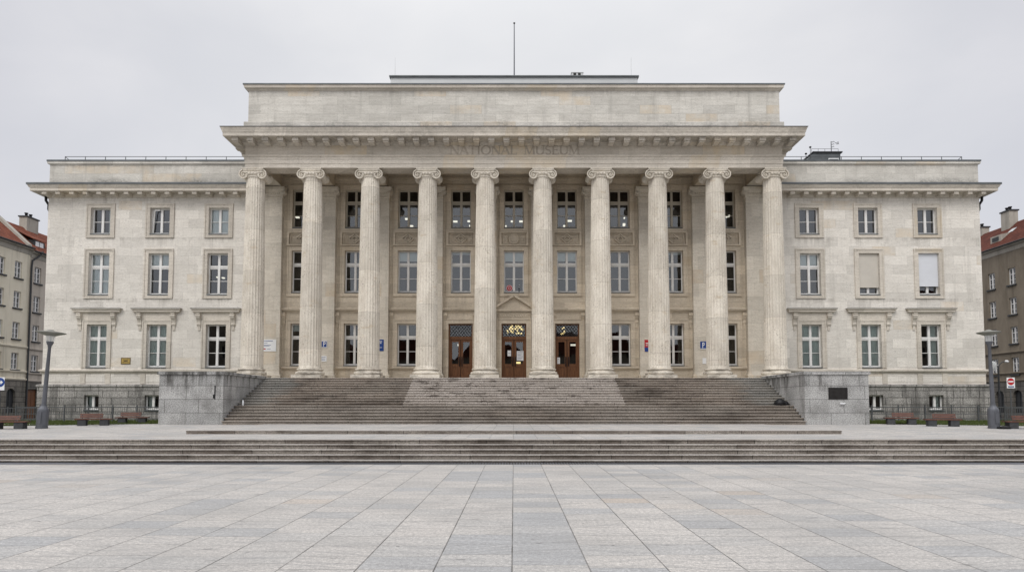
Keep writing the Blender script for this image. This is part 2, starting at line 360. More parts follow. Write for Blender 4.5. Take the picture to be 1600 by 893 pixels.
# ------------------------------------------------------------------ mesh builder
class MB:
    def __init__(s): s.v = []; s.f = []; s.sm = []
    def add(s, vs, fs, smooth=False, mat=None):
        o = len(s.v)
        if mat is not None: vs = [mat @ Vector(v) for v in vs]
        s.v += [tuple(v) for v in vs]; s.f += [tuple(i + o for i in f) for f in fs]; s.sm += [smooth] * len(fs); return s
    def box(s, x0, x1, y0, y1, z0, z1, mat=None):
        if x0 > x1: x0, x1 = x1, x0
        if y0 > y1: y0, y1 = y1, y0
        if z0 > z1: z0, z1 = z1, z0
        vs = [(x, y, z) for z in (z0, z1) for y in (y0, y1) for x in (x0, x1)]
        return s.add(vs, [(0, 2, 3, 1), (4, 5, 7, 6), (0, 1, 5, 4), (2, 6, 7, 3), (0, 4, 6, 2), (1, 3, 7, 5)], False, mat)
    def bar(s, a, b, w, h, up=(0, 0, 1)):
        a = Vector(a); b = Vector(b); d = (b - a); L = d.length; d.normalize(); up = Vector(up)
        r = d.cross(up)
        if r.length < 1e-5: r = d.cross(Vector((1, 0, 0)))
        r.normalize(); u = r.cross(d)
        vs = [tuple(p + r * (i * w / 2) + u * (k * h / 2)) for p in (a, b) for k in (-1, 1) for i in (-1, 1)]
        return s.add(vs, [(0, 1, 3, 2), (4, 6, 7, 5), (0, 4, 5, 1), (2, 3, 7, 6), (0, 2, 6, 4), (1, 5, 7, 3)])
    def tube(s, pts, r, seg=8, cap=True):
        pts = [Vector(p) for p in pts]; rs = r if hasattr(r, '__len__') else [r] * len(pts)
        rings = []; vs = []; fs = []; ref = None
        for i, p in enumerate(pts):
            d = (pts[min(i + 1, len(pts) - 1)] - pts[max(i - 1, 0)]).normalized()
            if ref is None: ref = Vector((0, 0, 1)) if abs(d.z) < .9 else Vector((1, 0, 0))
            a = d.cross(ref).normalized(); b = a.cross(d).normalized(); ref = b
            for k in range(seg):
                t = 2 * pi * k / seg; vs.append(tuple(p + (a * cos(t) + b * sin(t)) * rs[i]))
        for i in range(len(pts) - 1):
            for k in range(seg):
                k2 = (k + 1) % seg; fs.append((i * seg + k, i * seg + k2, (i + 1) * seg + k2, (i + 1) * seg + k))
        s.add(vs, fs, True)
        if cap:
            n = len(pts) - 1
            s.add(vs[:seg], [tuple(range(seg))]); s.add(vs[n * seg:], [tuple(range(seg))[::-1]])
        return s
    def lathe(s, prof, seg=32, c=(0, 0, 0), smooth=True, mat=None, rf=None):
        vs = []; fs = []
        for i, (r, z) in enumerate(prof):
            for k in range(seg):
                t = 2 * pi * k / seg; rr = r * (rf(t, i) if rf else 1)
                vs.append((c[0] + rr * cos(t), c[1] + rr * sin(t), c[2] + z))
        for i in range(len(prof) - 1):
            for k in range(seg):
                k2 = (k + 1) % seg; fs.append((i * seg + k, i * seg + k2, (i + 1) * seg + k2, (i + 1) * seg + k))
        s.add(vs, fs, smooth, mat)
        n = len(prof) - 1
        s.add(vs[:seg], [tuple(range(seg))[::-1]], False, mat); s.add(vs[n * seg:], [tuple(range(seg))], False, mat)
        return s
    def sweep(s, path, prof, caps=True):
        """moulding: profile of (out, z) run along a plan path, mitred"""
        n = len(path); nor = []
        segn = []
        for i in range(n - 1):
            dx, dy = path[i + 1][0] - path[i][0], path[i + 1][1] - path[i][1]; L = math.hypot(dx, dy); segn.append((dy / L, -dx / L))
        for i in range(n):
            if i == 0: nor.append(segn[0])
            elif i == n - 1: nor.append(segn[-1])
            else:
                a, b = segn[i - 1], segn[i]; d = 1 + a[0] * b[0] + a[1] * b[1]; nor.append(((a[0] + b[0]) / d, (a[1] + b[1]) / d))
        m = len(prof); vs = []; fs = []
        for (px, py), (nx, ny) in zip(path, nor):
            for o, z in prof: vs.append((px + nx * o, py + ny * o, z))
        for i in range(n - 1):
            for k in range(m - 1):
                fs.append((i * m + k, (i + 1) * m + k, (i + 1) * m + k + 1, i * m + k + 1))
        if caps:
            fs.append(tuple(range(m))); fs.append(tuple((n - 1) * m + k for k in range(m))[::-1])
        return s.add(vs, fs)
    def prism(s, poly, y0, y1, mat=None):
        """polygon in x,z pushed from y0 back to y1"""
        n = len(poly); vs = [(x, y0, z) for x, z in poly] + [(x, y1, z) for x, z in poly]
        fs = [tuple(range(n)), tuple(range(2 * n - 1, n - 1, -1))] + [(i, n + i, n + (i + 1) % n, (i + 1) % n) for i in range(n)]
        return s.add(vs, fs, False, mat)
    def disc(s, cx, cz, r, y, seg=24, r0=0.0):
        if r0 == 0: return s.add([(cx + r * cos(2 * pi * k / seg), y, cz + r * sin(2 * pi * k / seg)) for k in range(seg)], [tuple(range(seg))])
        vs = [(cx + q * cos(2 * pi * k / seg), y, cz + q * sin(2 * pi * k / seg)) for q in (r, r0) for k in range(seg)]
        return s.add(vs, [(k, (k + 1) % seg, seg + (k + 1) % seg, seg + k) for k in range(seg)])
    def wall(s, x0, x1, z0, z1, y, holes, rev=.3):
        """front sheet with openings and their reveals; faces -Y"""
        xs = sorted({x0, x1, *[h[0] for h in holes], *[h[1] for h in holes]}); zs = sorted({z0, z1, *[h[2] for h in holes], *[h[3] for h in holes]})
        xs = [x for x in xs if x0 <= x <= x1]; zs = [z for z in zs if z0 <= z <= z1]
        for i in range(len(xs) - 1):
            for k in range(len(zs) - 1):
                cx, cz = (xs[i] + xs[i + 1]) / 2, (zs[k] + zs[k + 1]) / 2
                if any(h[0] < cx < h[1] and h[2] < cz < h[3] for h in holes): continue
                s.add([(xs[i], y, zs[k]), (xs[i + 1], y, zs[k]), (xs[i + 1], y, zs[k + 1]), (xs[i], y, zs[k + 1])], [(0, 1, 2, 3)])
        for a, b, c, d in holes:
            q = y + rev
            s.add([(a, y, c), (a, q, c), (a, q, d), (a, y, d)], [(0, 1, 2, 3)]); s.add([(b, y, c), (b, q, c), (b, q, d), (b, y, d)], [(3, 2, 1, 0)])
            s.add([(a, y, d), (b, y, d), (b, q, d), (a, q, d)], [(3, 2, 1, 0)]); s.add([(a, y, c), (b, y, c), (b, q, c), (a, q, c)], [(0, 1, 2, 3)])
        return s
    def build(s, name, mat, parent=None, loc=(0, 0, 0), off=None):
        me = bpy.data.meshes.new(name)
        vs = s.v
        if off is not None: vs = [(x - off[0], y - off[1], z - off[2]) for x, y, z in vs]
        me.from_pydata(vs, [], s.f); me.polygons.foreach_set('use_smooth', s.sm); me.update()
        me.materials.append(M[mat] if isinstance(mat, str) else mat)
        o = bpy.data.objects.new(name, me); COL.objects.link(o); o.location = loc
        if parent: o.parent = parent
        return o

def tag(o, label=None, cat=None, group=None, kind=None):
    if label: o['label'] = label
    if cat: o['category'] = cat
    if group: o['group'] = group
    if kind: o['kind'] = kind
    return o
def thing(name, loc, label, cat, group=None, rz=0.0):
    o = bpy.data.objects.new(name, None); COL.objects.link(o); o.location = loc; o.rotation_euler = (0, 0, rz); o.empty_display_size = .3
    return tag(o, label, cat, group)
def kids(o): return [c for c in COL.objects if c.parent == o]
def dup(o, parent=None, loc=None):
    c = o.copy(); COL.objects.link(c)
    if parent is not None: c.parent = parent
    if loc is not None: c.location = loc
    for ch in kids(o): dup(ch, c)
    return c

# ------------------------------------------------------------------ ground
def sheet(name, x0, x1, y0, y1, z, mat, z1=None):
    z1 = z if z1 is None else z1
    o = MB().add([(x0, y0, z), (x1, y0, z), (x1, y1, z1), (x0, y1, z1)], [(0, 1, 2, 3)]).build(name, mat)
    return tag(o, kind='structure')
sheet('ground', -700, 700, -700, 700, -.02, 'asphalt')
sheet('plaza', -80, 80, -60, 20.15, 0, 'paving')
# channel with a slotted drain at the foot of the low steps
b = MB().box(-80, 80, 20.15, 20.9, -.14, -.08); tag(b.build('drain_channel', 'black'), kind='structure')
g = MB()
g.box(-80, 80, 20.151, 20.2, -.07, .002)
for i in range(-150, 151):
    x = i * .085; g.box(x - .022, x + .022, 20.205, 20.885, -.05, .0)
for sx in (-1, 1): g.box(sx * 12.8, sx * 80, 20.205, 20.885, -.06, .001)
tag(g.build('drain_grating', 'lamp_metal'), 'long slotted drain grating along the foot of the low plaza steps', 'drain')
lowz = [.063, .204, .345, .486, .627]; lowy = [20.9, 21.26, 21.62, 21.98, 22.34]
ls = thing('plaza_steps', (0, 20.9, 0), 'wide flight of low weathered stone steps crossing the whole plaza', 'steps')
for i, (z, y) in enumerate(zip(lowz, lowy)):
    b = MB(); back = lowy[i + 1] + .05 if i < 4 else 22.75
    zb = -.1 if i == 0 else lowz[i - 1] + .0
    nx = .02
    b.sweep([(-80, back), (-80, y), (80, y), (80, back)], [(-.01, zb), (-.01, z - .04), (.02, z - .034), (.025, z - .03), (.025, z - .008), (.017, z), (-(back - y), z)], caps=False)
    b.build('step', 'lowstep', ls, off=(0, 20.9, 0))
# terrace: rises gently towards the building, with a shallow platform in the middle
t = MB()
X0 = 12.8
Yp = 26.6
t.add([(-80, 22.74, .627), (80, 22.74, .627), (80, Yp, .635), (-80, Yp, .635)], [(0, 1, 2, 3)])
for sg in (-1, 1):
    a, c = sg * X0, sg * 80
    vs = [(a, Yp, .635), (c, Yp, .635), (c, 36.0, .80), (a, 36.0, .80)]
    t.add(vs, [(0, 1, 2, 3) if sg > 0 else (3, 2, 1, 0)])
tag(t.build('terrace', 'paving'), kind='structure')
p = MB(); p.add([(-X0, Yp + .4, .772), (X0, Yp + .4, .772), (X0, 36.0, .815), (-X0, 36.0, .815)], [(0, 1, 2, 3)])
p.add([(-X0, Yp, .5), (-X0, 36, .5), (-X0, 36, .815), (-X0, Yp + .4, .772), (-X0, Yp, .765)], [(4, 3, 2, 1, 0)]); p.add([(X0, Yp, .5), (X0, 36, .5), (X0, 36, .815), (X0, Yp + .4, .772), (X0, Yp, .765)], [(0, 1, 2, 3, 4)])
tag(p.build('platform', 'paving'), kind='structure')
b = MB(); b.sweep([(-X0, Yp + .41), (-X0, Yp), (X0, Yp), (X0, Yp + .41)], [(0, .5), (0, .735), (.012, .742), (.012, .765), (0, .772), (-.41, .7725)], caps=False)
tag(b.build('platform_step', 'lowstep'), 'single shallow stone step edging the raised platform before the main stairs', 'step')

# ------------------------------------------------------------------ main stairs
st = thing('main_staircase', (0, 34.9, .8), 'broad stained stone staircase rising to the column portico', 'stairs')
W = 14.98
seq = [(34.9 + .3 * i, .815 + .159 * (i + 1)) for i in range(6)] + [(36.9 + .38 * i, 1.77 + .1518 * (i + 1)) for i in range(11)]
for i, (y, z) in enumerate(seq):
    zb = .5 if i == 0 else seq[i - 1][1]
    back = seq[i + 1][0] + .05 if i + 1 < len(seq) else 41.2
    q = MB().sweep([(-W, back), (-W + .0, y), (W, y), (W, back)], [(-.02, zb), (-.02, z - .06), (.03, z - .052), (.035, z - .04), (.035, z - .008), (.025, z), (-(back - y), z)], caps=False)
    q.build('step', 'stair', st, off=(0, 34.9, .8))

for sg, lab in ((-1, 'big grey granite block wall ending the staircase, without a plaque'), (1, 'big grey granite block wall beside the staircase bearing a dark plaque')):
    c = thing('stair_wall', (sg * 16.65, 35, .7), lab, 'wall')
    a, d = sg * 15.0, sg * 18.3
    MB().box(a, d, 35.0, 40.86, .6, 3.34).build('block_wall', 'cheek', c, off=c.location)
    MB().sweep([(min(a, d), 40.86), (min(a, d), 35), (max(a, d), 35), (max(a, d), 40.86)], [(-.5, 3.341), (.02, 3.341), (.09, 3.37), (.09, 3.49), (.06, 3.515), (-1.64, 3.515)]).build('coping', 'cheek', c, off=c.location)
    if sg > 0:
        x0, z1 = at(1294, 605, 35); x1, z0 = at(1324, 623, 35)
        MB().box(x0, x1, 34.955, 34.995, z0, z1).box(x0 + .04, x1 - .04, 34.945, 34.957, z0 + .04, z1 - .04).build('plaque', 'bronze', c, off=c.location)
        xl, zl = at(1315, 630, 35)
        MB().box(xl - .1, xl + .1, 34.9, 34.995, zl - .05, zl + .04).box(xl - .14, xl + .14, 34.87, 34.9, zl + .0, zl + .05).build('spotlight', 'sign_white', c, off=c.location)
    else:
        xl, zl = at(336, 612, 35)
        MB().box(xl - .03, xl + .025, 34.985, 34.997, zl - .36, zl + .34).box(xl - .1, xl - .03, 34.985, 34.997, zl - .32, zl - .12).build('open_joint', 'black', c, off=c.location)

# ------------------------------------------------------------------ museum
BASE = (0, 44.9, .7)
mu = thing('museum_building', BASE, 'wide pale limestone museum with ten tall fluted columns and red-brown doors', 'museum')
def part(mb, name, mat, parent=mu): return mb.build(name, mat, parent, off=BASE)
YW, YP, YF = 44.9, 45.15, 41.2          # wing wall, portico back wall, front of the beam over the columns
HX = 31.27
PITCH = 3.567
COLX = [PITCH * (k - 4.5) * 1.008 for k in range(10)]
BAYX = [PITCH * k for k in range(-4, 5)]

# --- openings
WX = [19.80, 23.74, 27.72]
ROWS = {'top': (13.22, 15.02, 1.32), 'mid': (9.13, 11.94, 1.37), 'low': (4.28, 7.16, 1.33), 'base': (1.45, 2.47, .96)}
def holes(sg, rows):
    r = []
    for k in rows:
        z0, z1, w = ROWS[k]
        for x in WX:
            xx = x + (.12 if k == 'base' else 0); r.append((sg * xx - w / 2, sg * xx + w / 2, z0, z1))
    return r
for sg in (-1, 1):
    a, c = (16.5, HX) if sg > 0 else (-HX, -16.5)
    w = MB().wall(a, c, 3.0, 15.95, YW, holes(sg, ('top', 'mid', 'low')), .32)
    s0 = sg * HX
    vs = [(s0, YW, 3.0), (s0, 62, 3.0), (s0, 62, 15.95), (s0, YW, 15.95)]
    w.add(vs, [(0, 1, 2, 3) if sg > 0 else (3, 2, 1, 0)])
    w.add([(a, 62, .6), (c, 62, .6), (c, 62, 18), (a, 62, 18)], [(3, 2, 1, 0)])
    part(w, 'wing_wall', 'wall')
    # granite basement
    a2, c2 = (16.5, HX + .17) if sg > 0 else (-HX - .17, -16.5)
    w = MB().wall(a2, c2, .5, 3.0, YW - .17, holes(sg, ('base',)), .4)
    s0 = sg * (HX + .17)
    vs = [(s0, YW - .17, .5), (s0, 62, .5), (s0, 62, 3.0), (s0, YW - .17, 3.0)]
    w.add(vs, [(0, 1, 2, 3) if sg > 0 else (3, 2, 1, 0)])
    part(w, 'basement_wall', 'granite')
    path = [(-HX, 62), (-HX, YW), (-16.5, YW)] if sg < 0 else [(16.5, YW), (HX, YW), (HX, 62)]
    part(MB().sweep(path, [(.0, 2.99), (.205, 2.99), (.23, 3.02), (.23, 3.12), (.2, 3.16), (-.02, 3.2)]), 'basement_ledge', 'granite')
    part(MB().sweep(path, [(-.02, 3.9), (.05, 3.92), (.07, 4.0), (.15, 4.03), (.16, 4.12), (.12, 4.165), (-.02, 4.18)]), 'string_course', 'trim')
    # raised blocks and sunk panels in the band under the windows
    for x in WX:
        for q in (-.83, .83): part(MB().box(sg * x + q - .16, sg * x + q + .16, YW - .05, YW + .01, 3.2, 3.9), 'dado_block', 'trim')
    for i in range(4):
        l = ([16.9] + [x + 1.0 for x in WX])[i]; r = ([x - 1.0 for x in WX] + [HX - .1])[i]
        part(MB().box(sg * l, sg * r, YW - .025, YW + .01, 3.33, 3.79), 'dado_panel', 'wall')
    for x in WX: part(MB().box(sg * x - .64, sg * x + .64, YW - .025, YW + .01, 3.33, 3.79), 'dado_panel', 'wall')
    # cornice with blocks under it
    cpath = [(-HX, 62), (-HX, YW), (-16.66, YW)] if sg < 0 else [(16.66, YW), (HX, YW), (HX, 62)]
    cr = part(MB().sweep(cpath, [(-.02, 15.70), (.05, 15.72), (.09, 15.82), (.17, 15.86), (.17, 15.965), (.74, 15.965), (.76, 15.955), (.76, 16.16), (.80, 16.17), (.87, 16.32), (.89, 16.36), (-.02, 16.5)]), 'cornice', 'trim')
    part(MB().sweep(cpath, [(-.0, 16.50), (.90, 16.345), (.92, 16.35), (.92, 16.46), (.89, 16.48), (0, 16.6)]), 'cornice_flashing', 'metal_roof')
    n = 16; m0 = None
    for i in range(n):
        x = sg * (HX - .12 - i * .905)
        if abs(x) < 17: continue
        if m0 is None:
            m0 = MB().box(-.15, .15, -.66, .02, -.19, .0).box(-.12, .12, -.5, .02, -.24, -.19).build('modillion', 'trim', cr)
            m0.location = (x, YW - BASE[1], 15.962 - BASE[2])
        else: dup(m0, cr, (x, YW - BASE[1], 15.962 - BASE[2]))
    # low attic wall
    part(MB().sweep(cpath, [(0, 16.5), (0, 18.0), (-.3, 18.0)], caps=False), 'wing_attic', 'attic')
    part(MB().sweep(cpath, [(-.3, 17.94), (.0, 17.94), (.06, 17.98), (.12, 18.02), (.12, 18.2), (-.3, 18.22)]), 'attic_coping', 'attic')
    part(MB().sweep(cpath, [(-.3, 18.2), (.15, 18.16), (.15, 18.27), (-.3, 18.33)]), 'attic_flashing', 'metal_roof')
    a3, c3 = (16.5, HX - .1) if sg > 0 else (-HX + .1, -16.5)
    part(MB().box(a3, c3, YW + .2, 61.9, 17.9, 18.1), 'wing_roof', 'metal_roof')
    # stub of rainwater pipe under the cornice corner
    px = sg * (HX + .16)
    part(MB().tube([(px + sg * .25, YW + .3, 15.95), (px + sg * .22, YW + .28, 15.6), (px, YW + .25, 15.3), (px, YW + .25, 15.0), (px - sg * .1, YW + .25, 14.8)], .085), 'rain_pipe', 'black')

# dark rooms behind the windows
inn = MB()
inn.box(-HX + .3, HX - .3, 50.5, 50.6, .6, 17.5)
for z in (3.0, 8.3, 12.75, 17.2): inn.box(-HX + .3, HX - .3, YP + .05, 50.5, z - .1, z + .1)
for x in (-HX + .3, -25.7, -21.8, -16.6, -12.4, -8.9, -5.3, 5.3, 8.9, 12.4, 16.6, 21.8, 25.7, HX - .3): inn.box(x - .06, x + .06, YP + .5, 50.5, .7, 17.2)
part(inn, 'rooms', 'dark')

# --- window kinds (local origin: bottom middle of the opening, wall face at y=0)
REC = .24
def sash(w, h, kind):
    f = MB(); y0, y1 = REC, REC + .09
    e = .075; z0 = .05
    f.box(-w / 2, -w / 2 + e, y0, y1, z0, h).box(w / 2 - e, w / 2, y0, y1, z0, h).box(-w / 2 + e, w / 2 - e, y0, y1, h - e, h).box(-w / 2 + e, w / 2 - e, y0, y1, z0, z0 + .1)
    f.box(-.075, .075, y0 - .025, y1 - .002, z0 + .1, h - e)
    th = .035
    if kind == 'two':
        f.box(-w / 2 + e, -.075, y0 + .02, y1 - .01, h * .50 - th / 2, h * .50 + th / 2).box(.075, w / 2 - e, y0 + .02, y1 - .01, h * .50 - th / 2, h * .50 + th / 2)
    if kind == 'six':
        zt = h * .69
        for a, b in ((-w / 2 + e, -.075), (.075, w / 2 - e)):
            f.box(a, b, y0 - .02, y1 - .003, zt - .07, zt + .07)
            f.box(a, b, y0 + .02, y1 - .01, h * .345 - th / 2, h * .345 + th / 2)
            f.box(a, b, y0 + .012, y1 - .006, zt - .16, zt - .08)
    return f
def pane(w, h): return MB().add([(-w / 2 + .04, REC + .06, .08), (w / 2 - .04, REC + .06, .08), (w / 2 - .04, REC + .06, h - .04), (-w / 2 + .04, REC + .06, h - .04)], [(0, 1, 2, 3)])
def surround(w, h, s=.27, t=.05, bottom=True, top=True):
    f = MB(); a, b = w / 2, w / 2 + s
    zb = -s * .8 if bottom else 0
    for sg in (-1, 1):
        f.box(sg * a, sg * b, -t, .01, zb, h + (s if top else 0))
        f.box(sg * (b - .06), sg * (b + .03), -t - .03, -.001, zb - .02, h + s + .03)
    f.box(-a, a, -t, .01, h, h + s); f.box(-b + .06, b - .06, -t - .03, -.002, h + s - .06, h + s + .03)
    if bottom: f.box(-a, a, -t, .01, zb, 0); f.box(-b + .06, b - .06, -t - .03, -.002, zb - .02, zb + .05)
    return f
def cloth(w, z0, z1, wavy=.02):
    f = MB(); n = 28; vs = []
    for i in range(n + 1):
        x = -w / 2 + .05 + (w - .1) * i / n; y = REC + .14 + wavy * sin(i * 1.9) + wavy * .6 * sin(i * .83)
        vs += [(x, y, z0), (x, y, z1)]
    return f.add(vs, [(2 * i, 2 * i + 2, 2 * i + 3, 2 * i + 1) for i in range(n)], True)
PROTO = {}
def window(key, x, z, y, w, h, kind, paint='white', sur='full', sill=True):
    L = (x - BASE[0], y - BASE[1], z - BASE[2])
    if key in PROTO:
        o = dup(PROTO[key], mu, L); return o
    o = sash(w, h, kind).build('window', paint, mu); o.location = L
    pane(w, h).build('pane', 'glass', o)
    if sur == 'full': surround(w, h).build('surround', 'trim', o)
    if sur == 'inner': surround(w, h).build('surround', 'inner', o)
    if sur == 'open': surround(w, h, bottom=False).build('surround', 'trim', o)
    if sur == 'inneropen': surround(w, h, bottom=False).build('surround', 'inner', o)
    if sill: MB().box(-w / 2 + .003, w / 2 - .003, -.07, REC + .02, -.03, .035).build('sill', 'metal_roof', o)
    PROTO[key] = o
    return o
def child(o, mb, name, mat): return mb.build(name, mat, o)
wins = {}
for sg in (-1, 1):
    for i, x in enumerate(WX):
        for k, kind, sur in (('top', 'two', 'full'), ('mid', 'six', 'full'), ('low', 'six', 'open'), ('base', 'plainpair', None)):
            z0, z1, w = ROWS[k]; xx = sg * (x + (.12 if k == 'base' else 0))
            wins[(sg, i, k)] = window('w' + k, xx, z0, YW - (.17 if k == 'base' else 0), w, z1 - z0, kind, 'white', sur)
def add_cloth(key, z0, z1, mat='curtain', name='curtain', wavy=.02):
    o = wins[key]; w = ROWS[key[2]][2]; child(o, cloth(w, z0, z1, wavy), name, mat)
for i in (1, 2): add_cloth((-1, i, 'low'), .05, 2.85)
add_cloth((1, 0, 'low'), .05, 2.85); add_cloth((1, 1, 'low'), .05, 2.85)
add_cloth((-1, 2, 'mid'), .05, 2.78, 'curtain_pale'); add_cloth((-1, 1, 'mid'), 1.88, 2.78, 'curtain_pale'); add_cloth((1, 0, 'mid'), 1.9, 2.78, 'curtain_pale', 'blind', .005)
add_cloth((-1, 0, 'top'), .05, 1.75, 'curtain_pale')
def strip(key, x0, x1, z0, z1):
    f = MB(); n = 10; vs = []
    for i in range(n + 1):
        x = x0 + (x1 - x0) * i / n; y = REC + .2 + .03 * sin(i * 2.1); vs += [(x, y, z0), (x, y, z1)]
    f.add(vs, [(2 * i, 2 * i + 2, 2 * i + 3, 2 * i + 1) for i in range(n)], True); child(wins[key], f, 'curtain', 'curtain')
strip((1, 2, 'low'), .12, .62, .05, 2.85); strip((-1, 2, 'top'), .3, .5, .05, 1.75); strip((1, 2, 'top'), -.62, -.4, .05, 1.75)
strip((-1, 2, 'base'), -.4, -.02, .05, 1.0); strip((1, 2, 'base'), .1, .42, .05, 1.0); strip((-1, 1, 'base'), -.4, .0, .05, 1.0)
for i, zc, mat in ((1, .56, 'blind_beige'), (2, .64, 'blind_white')):
    f = MB(); w = 1.37
    f.box(-w / 2 + .015, w / 2 - .015, .1, .115, zc, 2.8).box(-w / 2 + .01, w / 2 - .01, .09, .125, zc - .05, zc)
    for q in range(1, 7): f.box(-w / 2 + .016, w / 2 - .016, .096, .099, zc + q * .31, zc + q * .31 + .012)
    child(wins[(1, i, 'mid')], f, 'roller_blind', mat)
# tilted-open casement in one top window of the left wing
f = MB(); f.bar((-.55, .20, .12), (-.42, .1, 1.66), .06, .05); f.bar((-.42, .1, 1.66), (-.08, .1, 1.66), .05, .06); child(wins[(-1, 1, 'top')], f, 'open_casement', 'white')

# --- hoods over the ground-floor windows of the wings
def console(mb, x, z1, h, y, w=.26, out=.30):
    pts = [(out, z1), (out, z1 - .06), (out * .85, z1 - .10), (out * .95, z1 - .2), (out * .8, z1 - .32), (out * .45, z1 - .45), (out * .3, z1 - h * .72), (out * .38, z1 - h * .86), (out * .2, z1 - h), (0, z1 - h)]
    n = len(pts); vs = [(x - w / 2, y - o, z) for o, z in pts] + [(x + w / 2, y - o, z) for o, z in pts]
    vs += [(x - w / 2, y + .01, z1 - h), (x - w / 2, y + .01, z1), (x + w / 2, y + .01, z1 - h), (x + w / 2, y + .01, z1)]
    fs = [(i, n + i, n + i + 1, i + 1) for i in range(n - 1)] + [tuple(range(n)) + (2 * n, 2 * n + 1), tuple(range(2 * n - 1, n - 1, -1)) + (2 * n + 3, 2 * n + 2)]
    mb.add(vs, fs)
    mb.tube([(x - w / 2 - .02, y - out * .7, z1 - .17), (x + w / 2 + .02, y - out * .7, z1 - .17)], .085, 10)
    mb.box(x - w * .3, x + w * .3, y - .05, y + .01, z1 - h - .28, z1 - h)
h0 = None
for sg in (-1, 1):
    for x in WX:
        L = (sg * x, YW - BASE[1], 7.16 - BASE[2])
        if h0: dup(h0, mu, L); continue
        h0 = MB().sweep([(-1.36, .01), (-1.36, 0), (1.36, 0), (1.36, .01)], [(0, .73), (.04, .74), (.1, .8), (.2, .82), (.2, .93), (.27, .98), (.28, 1.03), (0, 1.07)]).box(-1.2, 1.2, -.04, .01, .30, .73).build('window_hood', 'trim', mu); h0.location = L
        MB().sweep([(-1.36, .01), (-1.36, 0), (1.36, 0), (1.36, .01)], [(0, 1.072), (.285, 1.034), (.295, 1.04), (.295, 1.06), (0, 1.1)]).build('hood_flashing', 'metal_roof', h0)
        for q in (-1.13, 1.13):
            c = MB(); console(c, q, .73, .85, 0); c.build('console', 'trim', h0)

# --- portico back wall
ph = []
PR = {'top': (13.71, 16.34), 'mid': (9.32, 12.18), 'low': (4.42, 7.25)}
DOORW = {-1: 1.62, 0: 1.66, 1: 1.62}
for k, x in zip(range(-4, 5), BAYX):
    for r in ('top', 'mid', 'low'):
        z0, z1 = PR[r]
        if r == 'low' and abs(k) <= 1: ph.append((x - DOORW[k] / 2, x + DOORW[k] / 2, 3.44, 7.25)); continue
        ph.append((x - .67, x + .67, z0, z1))
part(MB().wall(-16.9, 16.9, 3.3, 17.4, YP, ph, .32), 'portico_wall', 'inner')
pw = {}
for k, x in zip(range(-4, 5), BAYX):
    for r in ('top', 'mid', 'low'):
        if r == 'low' and abs(k) <= 1: continue
        z0, z1 = PR[r]
        pw[(k, r)] = window('p' + r, x, z0, YP, 1.34, z1 - z0, 'six', 'beige' if r == 'top' else 'white', 'inneropen' if r == 'low' else 'inner')
for k in (-2, 0, 1): child(pw[(k, 'mid')], cloth(1.34, 2.2, 2.83, .004), 'blind', 'curtain_pale')
for k in (-1, 3): child(pw[(k, 'mid')], cloth(1.34, 2.66, 2.83, .004), 'blind', 'curtain_pale')
child(pw[(-4, 'low')], cloth(1.34, 2.35, 2.8, .004), 'blind', 'curtain_pale')
# carved panels between first and second floor
pp = None
for k, x in zip(range(-4, 5), BAYX):
    L = (x, YP - BASE[1], 12.97 - BASE[2])
    if k == 0 or pp is None:
        f = MB(); 
        for sx in (-1, 1): f.box(sx * .84, sx * .98, -.17, .01, -.47, .47); f.box(sx * .70, sx * .74, -.09, .01, -.34, .34)
        for sz in (-1, 1): f.box(-.84, .84, -.17, .01, sz * .38, sz * .47); f.box(-.70, .70, -.09, .01, sz * .30, sz * .34)
        if k == 0:
            f.lathe([(.37, 0), (.37, .13), (.31, .17), (.27, .07), (.0, .07)], 28, mat=Matrix.Rotation(pi / 2, 4, 'X'))
            for sx in (-1, 1):
                for q in range(5): f.tube([(sx * (.40 + q * .06), -.03, .22 - q * .09), (sx * (.46 + q * .05), -.04, .02 - q * .03), (sx * (.4 + q * .05), -.03, -.18 + q * .02)], .03, 6)
        else:
            for r0, tk in ((.40, .035), (.22, .03)):
                P4 = [(0, r0 * .82), (r0, 0), (0, -r0 * .82), (-r0, 0)]
                for q in range(4): f.bar((P4[q][0], -.08, P4[q][1]), (P4[(q + 1) % 4][0], -.08, P4[(q + 1) % 4][1]), .075, tk * 4.5, (0, -1, 0))
            for sx in (-1, 1):
                for sz in (-1, 1): f.bar((sx * .68, -.02, sz * .08), (sx * .40, -.02, sz * .28), .04, .035, (0, -1, 0)); f.tube([(sx * .60, -.02, sz * .24), (sx * .5, -.03, sz * .16), (sx * .44, -.02, sz * .20)], .025, 5)
            f.lathe([(.09, 0), (.07, .04), (.0, .05)], 10, mat=Matrix.Rotation(pi / 2, 4, 'X'))
        o = f.build('carved_panel', 'inner', mu); o.location = L
        if k != 0: pp = o
    else: dup(pp, mu, L)
